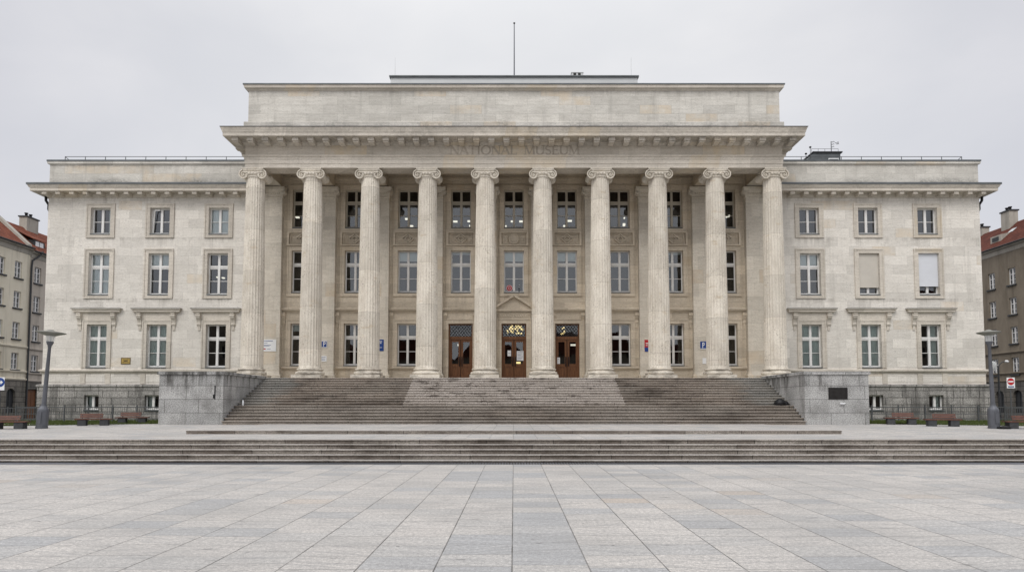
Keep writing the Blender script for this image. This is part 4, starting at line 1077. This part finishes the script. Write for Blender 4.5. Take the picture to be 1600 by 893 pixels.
board('brass_plaque', 189.5, 558.5, 203.8, 568.5, YW, 'small brass plaque on the left wing between two ground-floor windows', 'plaque', 'brass', [('print', 'bronze', lines([(.22, .8, .7, .03), (.3, .72, .5, .05), (.15, .85, .28, .03)])), ('edge', 'bronze', lambda m, w, h, y: frame_(m, w, h, y))])
# round red sign and small dark figure inside the middle window
x, z = at(796, 450, YP + .22)
rs = thing('round_sign', (x, YP + .22, z - .22), 'round red sign with pale pattern in the window above the middle door', 'sign')
MB().add([], []).disc(0, .22, .22, 0, 24).build('disc', 'sign_red', rs)
m = MB().disc(0, .22, .205, -.004, 24, .18)
for a in range(5): m.tube([(.1 * cos(a * 1.25 + q * .35) * (1 - q * .12), -.006, .22 + .11 * sin(a * 1.25 + q * .35) * (1 - q * .12)) for q in range(4)], .016, 5)
m.build('pattern', 'sign_white', rs)
x, z = at(811, 457, YP + .20)
fg = thing('figurine', (x, YP + .19, 9.36), 'slender dark figurine with pale dots on the sill above the middle door', 'figurine')
MB().lathe([(.05, 0), (.02, .06), (.03, .22), (.015, .32), (.012, .5)], 8).build('body', 'black', fg)
MB().lathe([(.004, 0), (.035, .03), (.004, .07)], 8, (0, 0, .34)).lathe([(.004, 0), (.03, .03), (.004, .06)], 8, (.01, 0, .48)).build('pale_dots', 'sign_white', fg)

# ------------------------------------------------------------------ street lamps
def lamp(px, py, z, Y, tilt, lab, hs=1.0):
    x, _ = at(px, py, Y)
    t = thing('street_lamp', (x, Y, z), lab, 'street lamp', 'grey park lamps with saucer heads')
    t.rotation_euler = (0, tilt, 0)
    MB().lathe([(.235, -.05), (.235, .82), (.22, .9), (.12, 1.04), (.11, 1.12)], 14, smooth=False).lathe([(.25, .0), (.25, .1)], 14, smooth=False).box(-.09, .09, -.25, -.22, .25, .78).build('base', 'lamp_metal', t)
    MB().lathe([(.095, 1.1), (.085, 2.4), (.065, 3.72), (.08, 3.74), (.08, 3.8), (.12, 3.86), (.15, 3.96), (.15, 3.99)], 18).build('pole', 'lamp_metal', t)
    MB().lathe([(.13, 3.99), (.14, 4.1), (.17, 4.26)], 16).build('lamp_glass', 'lamp_glass', t)
    f = MB()
    for q in range(4): f.bar((.15 * cos(q * pi / 2 + .4), .15 * sin(q * pi / 2 + .4), 3.98), (.19 * cos(q * pi / 2 + .4), .19 * sin(q * pi / 2 + .4), 4.3), .015, .015)
    f.tube([(0, 0, 3.98), (0, 0, 4.2)], .035, 8); f.build('lamp_bulb', 'sign_white', t)
    MB().lathe([(r_ * hs, z_) for r_, z_ in [(.20, 4.25), (.40, 4.32), (.64, 4.385), (.65, 4.40), (.62, 4.42), (.35, 4.46), (.17, 4.49), (.10, 4.53), (.02, 4.54)]], 32).build('lamp_shade', plain('lamp_shade_glaze', (.20, .20, .175), .35, .2), t)
lamp(65, 668, .70, 31.0, radians(3.4), 'grey street lamp with a saucer head beside the left lawn, leaning slightly', .95)
lamp(1553.5, 670, .70, 31.0, radians(-1.2), 'grey street lamp with a saucer head at the right lawn by the road sign', .75)

# ------------------------------------------------------------------ benches
def bench(px, py, Y, z, rz, lab, w=1.55, first=[None]):
    x, _ = at(px, py, Y)
    sgn = 1 if px < 800 else -1
    if first[0] is None or (sgn, 'k') not in first[0]:
        t = thing('park_bench', (x, Y, z), lab, 'bench', 'wooden benches on dark blocks', rz)
        for sx in (-1, 1): MB().box(sx * .30, sx * .66, -.22, .22, -.03, .30).build('leg', 'concrete', t)
        f = MB()
        for q in range(4): f.box(-.78, .78, -.25 + q * .128, -.25 + q * .128 + .118, .303, .355)
        f.build('seat', 'bench_wood', t)
        f = MB()
        for q in range(2): f.bar((-.50 - sgn * .14, .235 + q * .045, .44 + q * .11), (.50 - sgn * .14, .235 + q * .045, .44 + q * .11), .04, .095, (0, .3, 1))
        f.build('backrest', 'bench_wood', t)
        f = MB()
        for sx in (-.4, .4): f.bar((sx - sgn * .14, .19, .30), (sx - sgn * .14, .305, .60), .04, .05)
        f.build('bracket', 'dark_metal', t)
        if first[0] is None: first[0] = {}
        first[0][(sgn, 'k')] = t
    else:
        t = dup(first[0][(sgn, 'k')], None, (x, Y, z)); t.rotation_euler = (0, 0, rz); tag(t, lab)
    return t
bench(13, 670, 30.6, .70, radians(12), 'wooden bench at the far left beside the leaning lamp')
bench(146, 667, 34.0, .76, radians(20), 'wooden bench by the left lawn, second from the granite stair wall')
bench(207, 664, 36.5, .80, radians(16), 'wooden bench nearest the left granite stair wall')
bench(1408, 666, 35.2, .79, radians(-18), 'wooden bench nearest the right granite stair wall')
bench(1473, 668, 33.2, .75, radians(-16), 'wooden bench by the right lawn, between another bench and the lamp')
bench(1600, 671, 30.8, .70, radians(-12), 'wooden bench at the far right below the no-entry sign')
x, _ = at(1569, 672, 30.6)
tag(MB().box(-.22, .22, -.14, .14, 0, .09).lathe([(.2, .09), (.14, .13), (.02, .15)], 10, (.02, 0, 0)).build('bag', 'black', None, (x, 30.6, .70)), 'low black bag lying on the paving between right lamp and bench', 'bag')
# bundle and bottle on the stair landing
x, _ = at(1219, 632, 36.6)
f = MB(); rnd = random.Random(5)
f.lathe([(.02, 0), (.26, .02), (.30, .12), (.22, .26), (.10, .36), (.02, .40)], 14, rf=lambda t, i: .8 + .35 * abs(sin(3 * t + i)))
f.lathe([(.02, 0), (.18, .02), (.2, .1), (.12, .2), (.02, .24)], 12, (.3, .03, 0), rf=lambda t, i: .8 + .3 * abs(sin(2.5 * t + i)))
tag(f.build('bundle', 'black', None, (min(x, 14.6), 36.62, 1.77)), 'crumpled black bundle on the stair landing by the plaque wall', 'bundle')
x, _ = at(380, 634, 36.7)
bt = thing('bottle', (max(x, -14.85), 36.65, 1.77), 'white bottle with a dark side on the stair landing at the left wall', 'bottle')
MB().lathe([(.05, 0), (.055, .02), (.055, .2), (.03, .27), (.025, .31)], 12).build('body', 'sign_white', bt)
MB().lathe([(.03, .31), (.03, .35)], 10).build('cap', 'black', bt)

# ------------------------------------------------------------------ lawns and iron fences
def lawn(sg, poly, lab):
    f = MB()
    f.add([(x, y, z) for x, y, z in poly], [tuple(range(4)) if sg > 0 else tuple(range(4))[::-1]])
    r = random.Random(11 + sg); (ax, ay, az), (bx, by, bz), (cx_, cy_, cz_), (dx, dy, dz) = poly
    for i in range(20000):
        u, v = r.random(), r.random() ** 1.7
        x = (ax * (1 - u) + bx * u) * (1 - v) + (dx * (1 - u) + cx_ * u) * v; y = (ay * (1 - u) + by * u) * (1 - v) + (dy * (1 - u) + cy_ * u) * v; z = (az * (1 - u) + bz * u) * (1 - v) + (dz * (1 - u) + cz_ * u) * v
        h = .05 + r.random() * .09; a = r.random() * 6.28; w = .014
        f.add([(x - w * cos(a), y - w * sin(a), z - .01), (x + w * cos(a), y + w * sin(a), z - .01), (x + (r.random() - .5) * .08, y + (r.random() - .5) * .08, z + h)], [(0, 1, 2)])
    tag(f.build('lawn', 'grass'), lab, 'grass', kind='stuff')
lawn(1, [(18.35, 36.1, .80), (34, 29.8, .705), (34, 44.7, .78), (18.35, 44.7, .83)], 'short green lawn before the right wing')
lawn(-1, [(-18.35, 36.1, .80), (-34, 29.8, .705), (-34, 44.7, .78), (-18.35, 44.7, .83)], 'short green lawn before the left wing')
def fence(x0, x1, lab, sg):
    t = thing('iron_fence', ((x0 + x1) / 2, 41.5, .75), lab, 'fence', 'low iron fences before the wings'); o = t.location
    n = max(1, round(abs(x1 - x0) / 1.57)); zt = 1.70; zm = 1.27; zl = .97
    for i in range(n + 1):
        x = x0 + (x1 - x0) * i / n; MB().box(x - .035, x + .035, 41.47, 41.53, .7, zt + .1).build('post', 'rail', t, off=o)
    MB().bar((x0, 41.5, zt - .02), (x1, 41.5, zt - .02), .04, .05).bar((x0, 41.5, zm), (x1, 41.5, zm), .035, .045).bar((x0, 41.5, zl), (x1, 41.5, zl), .035, .045).build('rails', 'rail', t, off=o)
    f = MB(); k = int(abs(x1 - x0) / .13)
    for i in range(k):
        x = x0 + (x1 - x0) * (i + .5) / k; f.box(x - .007, x + .007, 41.493, 41.507, zm + .015, zt - .037)
    f.build('bars', 'rail', t, off=o)
fence(-30.4, -18.6, 'thin grey iron fence before the left wing basement', -1)
fence(18.6, 31.6, 'thin grey iron fence before the right wing basement', 1)
def pickets(x0, x1, lab):
    t = thing('picket_fence', ((x0 + x1) / 2, 44.0, .7), lab, 'fence', 'dense dark picket fences across the side streets'); o = t.location
    MB().bar((x0, 44, 1.62), (x1, 44, 1.62), .04, .04).bar((x0, 44, .85), (x1, 44, .85), .04, .04).build('rails', 'rail', t, off=o)
    f = MB(); k = int(abs(x1 - x0) / .17)
    for i in range(k + 1):
        x = x0 + (x1 - x0) * i / k; f.box(x - .015, x + .015, 43.985, 44.015, .7, 1.64)
    f.build('bars', 'rail', t, off=o)
    n = round(abs(x1 - x0) / 2)
    for i in range(n + 1):
        x = x0 + (x1 - x0) * i / n; MB().box(x - .03, x + .03, 43.97, 44.03, .6, 1.72).build('post', 'rail', t, off=o)
pickets(-42, -30.9, 'dense dark picket fence across the street left of the museum')
pickets(31.9, 42, 'dense dark picket fence across the street right of the museum')

# ------------------------------------------------------------------ road signs
def roadsign(px, pyb, Y, z, kind, lab):
    x, _ = at(px, pyb, Y); t = thing('road_sign', (x, Y, z), lab, 'road sign')
    MB().tube([(0, 0, -.1), (0, 0, 2.68)], .035, 8).build('pole', 'rail', t)
    y = -.045
    if kind == 'stop':
        MB().box(-.24, .24, y - .008, y, 2.07, 2.7).build('panel', 'sign_white', t)
        MB().disc(0, 2.46, .205, y - .011, 28).build('red_disc', 'sign_red', t)
        MB().box(-.155, .155, y - .015, y - .013, 2.42, 2.5).build('white_bar', 'sign_white', t)
        MB().box(-.17, .17, y - .012, y - .01, 2.11, 2.2).build('print', 'ink', t)
    else:
        MB().box(-.26, .26, y - .006, y, 1.95, 2.72).build('panel', 'sign_white', t)
        MB().disc(0, 2.42, .27, y - .011, 28).build('blue_disc', 'sign_blue', t)
        MB().box(-.17, .04, y - .015, y - .013, 2.375, 2.465).add([(.03, y - .014, 2.29), (.18, y - .014, 2.42), (.03, y - .014, 2.55)], [(0, 1, 2)]).build('white_arrow', 'sign_white', t)
roadsign(1581, 660, 40, .72, 'stop', 'no-entry road sign with a red disc on a grey pole at far right')
roadsign(-1.5, 662, 40, .72, 'arrow', 'blue round road sign with a white arrow at the far left edge')

# ------------------------------------------------------------------ neighbouring houses
def house(name, lab, root, rot, x0, x1, zg, eave, ridge_z, dep, wallm, lowm, tile, cols, rows, winsize, strings, arches, doors=(), gable=None):
    t = thing(name, root, lab, 'house', None, rot)
    ww, wh = winsize
    hl = [(c - ww / 2, c + ww / 2, z - wh / 2, z + wh / 2) for c in cols for z in rows]
    low = strings[-1]
    ha = [(a - .65, a + .65, zg + .7, low - 1.0) for a in arches]
    hd = [(d - .8, d + .8, zg, low - .9) for d in doors]
    MB().wall(x0, x1, low, eave, 0, hl, .25).add([(x0, 0, zg), (x0, 12, zg), (x0, 12, eave), (x0, 0, eave)], [(3, 2, 1, 0)]).add([(x1, 0, zg), (x1, 12, zg), (x1, 12, eave), (x1, 0, eave)], [(0, 1, 2, 3)]).add([(x0, 12, zg), (x1, 12, zg), (x1, 12, eave), (x0, 12, eave)], [(3, 2, 1, 0)]).build('wall', wallm, t)
    MB().wall(x0, x1, zg - .5, low, -.06, ha + hd, .35).build('street_level_wall', lowm, t)
    MB().box(x0 + .1, x1 - .1, .6, .7, zg, eave).build('rooms', 'dark', t)
    for z in strings: MB().sweep([(x0, 0), (x1, 0)], [(0, z - .14), (.1, z - .1), (.16, z), (.16, z + .08), (0, z + .12)]).build('string_course', wallm, t)
    MB().sweep([(x0, 0), (x1, 0)], [(0, eave - .75), (.06, eave - .7), (.1, eave - .3), (.35, eave - .18), (.42, eave), (0, eave + .05)]).build('eaves', 'plaster_trim', t)
    MB().tube([(x0, -.5, eave + .0), (x1, -.5, eave + .0)], .08, 8).build('gutter', 'dark_metal', t)
    rf = MB().add([(x0, -.48, eave + .03), (x1, -.48, eave + .03), (x1, dep, ridge_z), (x0, dep, ridge_z), (x1, 12.3, ridge_z - 1.0), (x0, 12.3, ridge_z - 1.0), (x0, 12.3, eave), (x1, 12.3, eave)], [(0, 1, 2, 3), (3, 2, 4, 5), (5, 4, 7, 6), (0, 3, 5, 6), (1, 7, 4, 2)]).build('roof', tile, t)
    w0 = None
    for c in cols:
        for z in rows:
            if w0: dup(w0, t, (c, 0, z - wh / 2)); continue
            f = MB(); y0, y1 = .16, .22
            f.box(-ww / 2, -ww / 2 + .1, y0, y1, 0, wh).box(ww / 2 - .1, ww / 2, y0, y1, 0, wh).box(-ww / 2 + .1, ww / 2 - .1, y0, y1, wh - .1, wh).box(-ww / 2 + .1, ww / 2 - .1, y0, y1, 0, .1).box(-.07, .07, y0 - .02, y1, .1, wh - .1)
            f.box(-ww / 2 + .1, -.07, y0, y1, wh * .62, wh * .62 + .07).box(.07, ww / 2 - .1, y0, y1, wh * .62, wh * .62 + .07).box(-ww / 2 + .1, -.07, y0 + .01, y1, wh * .3, wh * .3 + .04).box(.07, ww / 2 - .1, y0 + .01, y1, wh * .3, wh * .3 + .04)
            w0 = f.build('window', 'white', t); w0.location = (c, 0, z - wh / 2)
            MB().add([(-ww / 2 + .05, y1 - .02, .05), (ww / 2 - .05, y1 - .02, .05), (ww / 2 - .05, y1 - .02, wh - .05), (-ww / 2 + .05, y1 - .02, wh - .05)], [(0, 1, 2, 3)]).build('pane', 'glass', w0)
            MB().box(-ww / 2 - .15, ww / 2 + .15, -.14, .1, -.15, -.002).build('sill', 'dark_metal', w0)
    for (a, b_, c, d_) in ha:
        f = MB(); cx_ = (a + b_) / 2; r = .65
        pts = [(cx_ + r * cos(pi - pi * q / 12), d_ - r + r * sin(pi - pi * q / 12)) for q in range(13)]
        # spandrels close the square opening into an arch
        f.prism(pts[:7] + [(a, d_)], -.055, .28); f.prism([(b_, d_)] + pts[6:], -.055, .28)
        ar = f.build('arch', lowm, t)
        g = MB().box(a, b_, .2, .24, c, d_); g.build('arch_glass', 'dark_metal', ar)
        m = MB().box(-.03 + cx_, .03 + cx_, .15, .2, c, d_ - .05).box(a, b_, .16, .2, c + 1.2, c + 1.28); m.build('arch_bars', 'dark_metal', ar)
    for (a, b_, c, d_) in hd:
        m = MB().box(a + .05, b_ - .05, .2, .26, c, d_ - .05).box(a + .2, (a + b_) / 2 - .06, .17, .2, c + .2, c + 1.2).box((a + b_) / 2 + .06, b_ - .2, .17, .2, c + .2, c + 1.2).box(a + .2, (a + b_) / 2 - .06, .17, .2, c + 1.4, d_ - .3).box((a + b_) / 2 + .06, b_ - .2, .17, .2, c + 1.4, d_ - .3); m.build('door', 'wood', t)
    return t
def chimney(t, x, y, w, d, z0, z1, mat='plaster_trim'):
    c = MB().box(x - w / 2, x + w / 2, y - d / 2, y + d / 2, z0, z1).build('chimney', mat, t)
    MB().box(x - w / 2 - .1, x + w / 2 + .1, y - d / 2 - .1, y + d / 2 + .1, z1, z1 + .14).build('chimney_cap', 'dark_metal', c)
    for q in (-.25, .12): MB().lathe([(.14, z1 + .14), (.14, z1 + .45), (.2, z1 + .5), (.2, z1 + .58)], 8, (x + q * w, y, 0)).build('chimney_pot', 'black', c)
XL = -53.0
def L_(px, py): Y, z = onx(px, py, XL); return Y, z
Yr = 73.0; zg = .35
colA = L_(27, 468)[0] - Yr; colA0 = L_(1, 440)[0] - Yr; colB = L_(57.5, 475)[0] - Yr
rowsA = [L_(28.5, 421)[1], L_(26, 467.5)[1], L_(23, 515.5)[1], L_(21, 563.5)[1]]
split = L_(45, 470)[0] - Yr
eA = L_(0, 371)[1]; eA = (eA + L_(50, 390)[1]) / 2
strL = [L_(27, 541)[1], L_(27, 580)[1], L_(27, 592)[1]]
wsz = (1.05, 1.78)
ridge = eA + 3.6
hA = house('corner_house', 'cream plastered apartment house with red tiled roof at the left edge', (XL, Yr, 0), pi / 2, split - 22, split, zg, eA, ridge, 3.6, 'plaster_cream', 'rust_pale', 'tiles_a', [colA0 - 2.7, colA0, colA], rowsA, wsz, strL, [L_(16, 620)[0] - Yr, L_(16, 620)[0] - Yr - 3.1])
hB = house('terraced_house', 'rose-grey apartment house with dormer between cream house and museum', (XL, Yr, 0), pi / 2, split + .02, split + 24, zg, eA - .25, ridge - .25, 3.6, 'plaster_rose', 'rust_pale', 'tiles_a', [colB, colB + 3.0, colB + 6.0], [L_(59.5, 430.5)[1], L_(57, 475.5)[1], L_(55, 520.5)[1], L_(53, 567)[1]], wsz, [strL[0] - .1, strL[1] - .1, strL[2] - .1], [colB + 6], [L_(50, 630)[0] - Yr])
# raised party wall, pipe, chimney, dormer, skylight
MB().add([(split - 1.2, -.55, eA - .0), (split - 1.2, -.55, eA + .25), (split - 1.2, 3.7, ridge + .5), (split - 1.2, 3.7, eA), (split - .6, -.55, eA - .0), (split - .6, -.55, eA + .25), (split - .6, 3.7, ridge + .5), (split - .6, 3.7, eA)], [(0, 3, 2, 1), (4, 5, 6, 7), (1, 2, 6, 5), (0, 1, 5, 4), (2, 3, 7, 6), (0, 4, 7, 3)]).build('party_wall', 'plaster_trim', hA)
MB().tube([(split + 1.2, -.5, eA - .1), (split + .9, -.4, eA - .6), (split + .15, -.14, eA - 1.3), (split + .05, -.14, eA - 2), (split + .05, -.14, zg)], .09, 8).build('downpipe', 'dark_metal', hA)
chimney(hB, 5.1, 3.6, 1.9, .9, ridge - 2, ridge + .95)
f = MB(); dx = L_(66, 380)[0] - Yr + .3; z0 = eA + .45
f.prism([(dx - .9, z0), (dx + .9, z0), (dx + .9, z0 + .85), (dx - .9, z0 + .85)], .55, 2.4)
dm = f.build('dormer', 'dark_metal', hB)
MB().add([(dx - 1.2, .35, z0 + .84), (dx + 1.2, .35, z0 + .84), (dx + 1.2, 2.9, z0 + 2.0), (dx - 1.2, 2.9, z0 + 2.0), (dx - 1.2, .35, z0 + .92), (dx + 1.2, .35, z0 + .92), (dx + 1.2, 2.9, z0 + 2.1), (dx - 1.2, 2.9, z0 + 2.1)], [(3, 2, 1, 0), (4, 5, 6, 7), (0, 1, 5, 4), (0, 4, 7, 3), (1, 2, 6, 5)]).build('dormer_roof', 'tiles_a', dm)
MB().box(dx - .62, dx - .06, .5, .545, z0 + .15, z0 + .72).box(dx + .06, dx + .62, .5, .545, z0 + .15, z0 + .72).build('dormer_window', 'sign_white', dm)
sk = L_(2, 363)[0] - Yr
MB().add([(sk - .5, .52, eA + 1.03), (sk + .5, .52, eA + 1.03), (sk + .5, 1.25, eA + 1.72), (sk - .5, 1.25, eA + 1.72)], [(0, 1, 2, 3)]).build('skylight', 'sign_white', hA)

XR = 53.0
def R_(px, py): Y, z = onx(px, py, XR); return Y, z
c1 = Yr - R_(1550.5, 475)[0]; c2 = Yr - R_(1582.5, 475)[0]
rowsR = [R_(1582, 431)[1], R_(1583, 477.5)[1], R_(1584, 523)[1], R_(1585, 571)[1]]
eR = (R_(1600, 372)[1] + R_(1536, 398)[1]) / 2
hR = house('brown_house', 'dark brown plastered apartment house with tiled roof at the right edge', (XR, Yr, 0), -pi / 2, -24, 22, zg, eR, eR + 3.4, 3.4, 'plaster_brown', 'rust_stone', 'tiles_b', [c1 - 3.0, c1, c2, c2 + 3.0], rowsR, wsz, [R_(1590, 549)[1], R_(1590, 582)[1], R_(1590, 594)[1]], [Yr - R_(1563, 620)[0], Yr - R_(1591, 620)[0]])
chimney(hR, -2.6, 3.0, 1.3, 1.0, eR + 2, onx(1588, 327, 56)[1])
chimney(hR, -8.1, 3.6, 1.5, .9, eR + 2, onx(1543, 354, 56.6)[1])
def slope(x, y, lift=.05): return (x, y, eR + .03 + (y + .48) / 3.88 * 3.37 + lift)
hp = Yr - R_(1590, 355)[0]
MB().bar(slope(hp - .9, 1.7, .08), slope(hp + .7, 3.4, .08), .22, .06).build('copper_valley', 'copper', hR)
for q, yy in ((c1 + .9, 1.6), (c2 + 1.2, 1.4)):
    MB().add([slope(q - .4, yy), slope(q + .4, yy), slope(q + .4, yy + .55), slope(q - .4, yy + .55)], [(0, 1, 2, 3)]).build('skylight', 'pent', hR)
q = c1 + .2
f = MB().add([slope(q - .8, .5, .02), slope(q + .8, .5, .02), slope(q + .8, .5, .75), slope(q - .8, .5, .75), slope(q + .8, 1.6, .02), slope(q - .8, 1.6, .02)], [(0, 1, 2, 3), (3, 2, 4, 5), (1, 4, 2), (0, 3, 5)])
dm = f.build('dormer', 'plaster_trim', hR)
a = slope(q, .48, .1)
MB().box(q - .5, q + .5, .46, .49, a[2] + .05, a[2] + .5).build('dormer_window', 'dark_metal', dm)

# second street lamp farther down the right street, with a curved arm
Yl = 52; x, _ = at(1563, 655, Yl)
t = thing('arm_lamp', (x, Yl, .5), 'old dark street lamp with a curved arm in the right side street', 'street lamp')
H = at(1563, 572, Yl)[1] - .5
MB().tube([(0, 0, 0), (0, 0, H)], [.09, .06], 8).build('pole', 'dark_metal', t)
MB().tube([(0, 0, H - .1), (.15, 0, H + .2), (.35, 0, H + .35), (.6, 0, H + .42)], .035, 6).build('arm', 'dark_metal', t)
MB().lathe([(.02, -.12), (.13, -.1), (.17, 0), (.06, .08)], 10, (.65, 0, H + .4)).build('lamp_head', 'sign_white', t)
MB().lathe([(.1, -.25), (.17, -.2), (.2, .3), (.12, .42), (.02, .46)], 10, (-.38, 0, H - .05)).bar((-.38, 0, H - .1), (0, 0, H - .1), .03, .03).build('lantern', 'lamp_glass', t)

# houses across the square, behind the camera: the lower windows of the museum mirror them
ro = random.Random(21); xx = -98
while xx < 98:
    wdt = 13 + ro.random() * 9; ev = (19 + ro.random() * 2.5 if abs(xx + wdt / 2) > 50 else 11 + ro.random() * 1.8); rg = ev + 2.6 + ro.random() * 2.2
    t = thing('facing_house', (xx + wdt / 2, -47, 0), 'dark plastered house across the square, mirrored in the lower museum windows', 'house', 'houses across the square')
    hl = [(-wdt / 2 + 1.6 + i * (wdt - 3.2) / 3 - .6, -wdt / 2 + 1.6 + i * (wdt - 3.2) / 3 + .6, 1.2 + k_ * 3.5, 3.2 + k_ * 3.5) for i in range(4) for k_ in range(4)]
    t.rotation_euler = (0, 0, pi)
    MB().wall(-wdt / 2, wdt / 2, 0, ev, 0, hl, .3).build('wall', 'plaster_brown', t)
    MB().box(-wdt / 2 + .1, wdt / 2 - .1, .4, 9, 0, ev).build('rooms', 'dark', t)
    MB().prism([(-wdt / 2, ev), (wdt / 2, ev), (wdt / 2 - 3, rg), (-wdt / 2 + 3, rg)], -.4, 9).build('roof', 'tiles_b', t)
    xx += wdt + .1

# ------------------------------------------------------------------ sky and light
w = bpy.data.worlds.new('World'); S.world = w; w.use_nodes = True
nt = w.node_tree; nt.nodes.clear()
out = nt.nodes.new('ShaderNodeOutputWorld'); bg = nt.nodes.new('ShaderNodeBackground'); nt.links.new(bg.outputs[0], out.inputs[0])
SUN_EL, SUN_AZ = radians(48), radians(208)     # azimuth clockwise from +Y: behind the camera, to its left
sky = nt.nodes.new('ShaderNodeTexSky'); sky.sky_type = 'NISHITA'; sky.sun_disc = False; sky.sun_elevation = SUN_EL; sky.sun_rotation = SUN_AZ
bg.inputs[1].default_value = .1
class W(NT):
    def __init__(s, t): s.t = t; s._pos = None
k = W(nt)
tc = nt.nodes.new('ShaderNodeTexCoord'); D = tc.outputs['Generated']
sx = nt.nodes.new('ShaderNodeSeparateXYZ'); nt.links.new(D, sx.inputs[0])
cl = k.noise(k.scl(D, (1, 1, 2.2)), 2.1, 5, .5, .3)
cl2 = k.noise(k.scl(D, (1, 1, 1.6)), .9, 3, .5)
c = k.mix(k.rng(cl, .33, .68, 0, 1, True), (7.85, 7.93, 8.22), (9.0, 8.95, 9.05))
side = k.rng(k.ma('ABSOLUTE', k.ma('DIVIDE', sx.outputs[0], k.ma('MAXIMUM', k.ma('ABSOLUTE', sx.outputs[1]), .05))), .15, .85, 1.03, .84)
c = k.mix(1, c, k.vec(side, side, k.ma('POWER', side, .8)), 'MULTIPLY')
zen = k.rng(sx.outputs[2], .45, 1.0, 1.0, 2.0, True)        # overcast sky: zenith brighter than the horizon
bk = k.rng(sx.outputs[1], .25, -.7, 1.0, 1.3, True)          # sky gain added behind the camera, towards the hidden sun, to light the facade
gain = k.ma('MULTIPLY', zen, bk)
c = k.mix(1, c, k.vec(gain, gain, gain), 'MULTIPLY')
c = k.mix(.93, sky.outputs[0], c)
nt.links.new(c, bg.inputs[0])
sl = bpy.data.lights.new('sun', 'SUN'); sl.energy = 1.4; sl.angle = radians(26); sl.color = (1, .96, .9)
so = bpy.data.objects.new('sun', sl); COL.objects.link(so)
d = Vector((sin(SUN_AZ) * cos(SUN_EL), cos(SUN_AZ) * cos(SUN_EL), sin(SUN_EL)))
so.rotation_euler = d.to_track_quat('Z', 'Y').to_euler(); so.location = (0, -20, 60)

S.view_settings.view_transform = 'Standard'; S.view_settings.look = 'None'; S.view_settings.exposure = 0; S.view_settings.gamma = 1; S.view_settings.use_curve_mapping = False
S.cycles.max_bounces = 6; S.cycles.transparent_max_bounces = 12
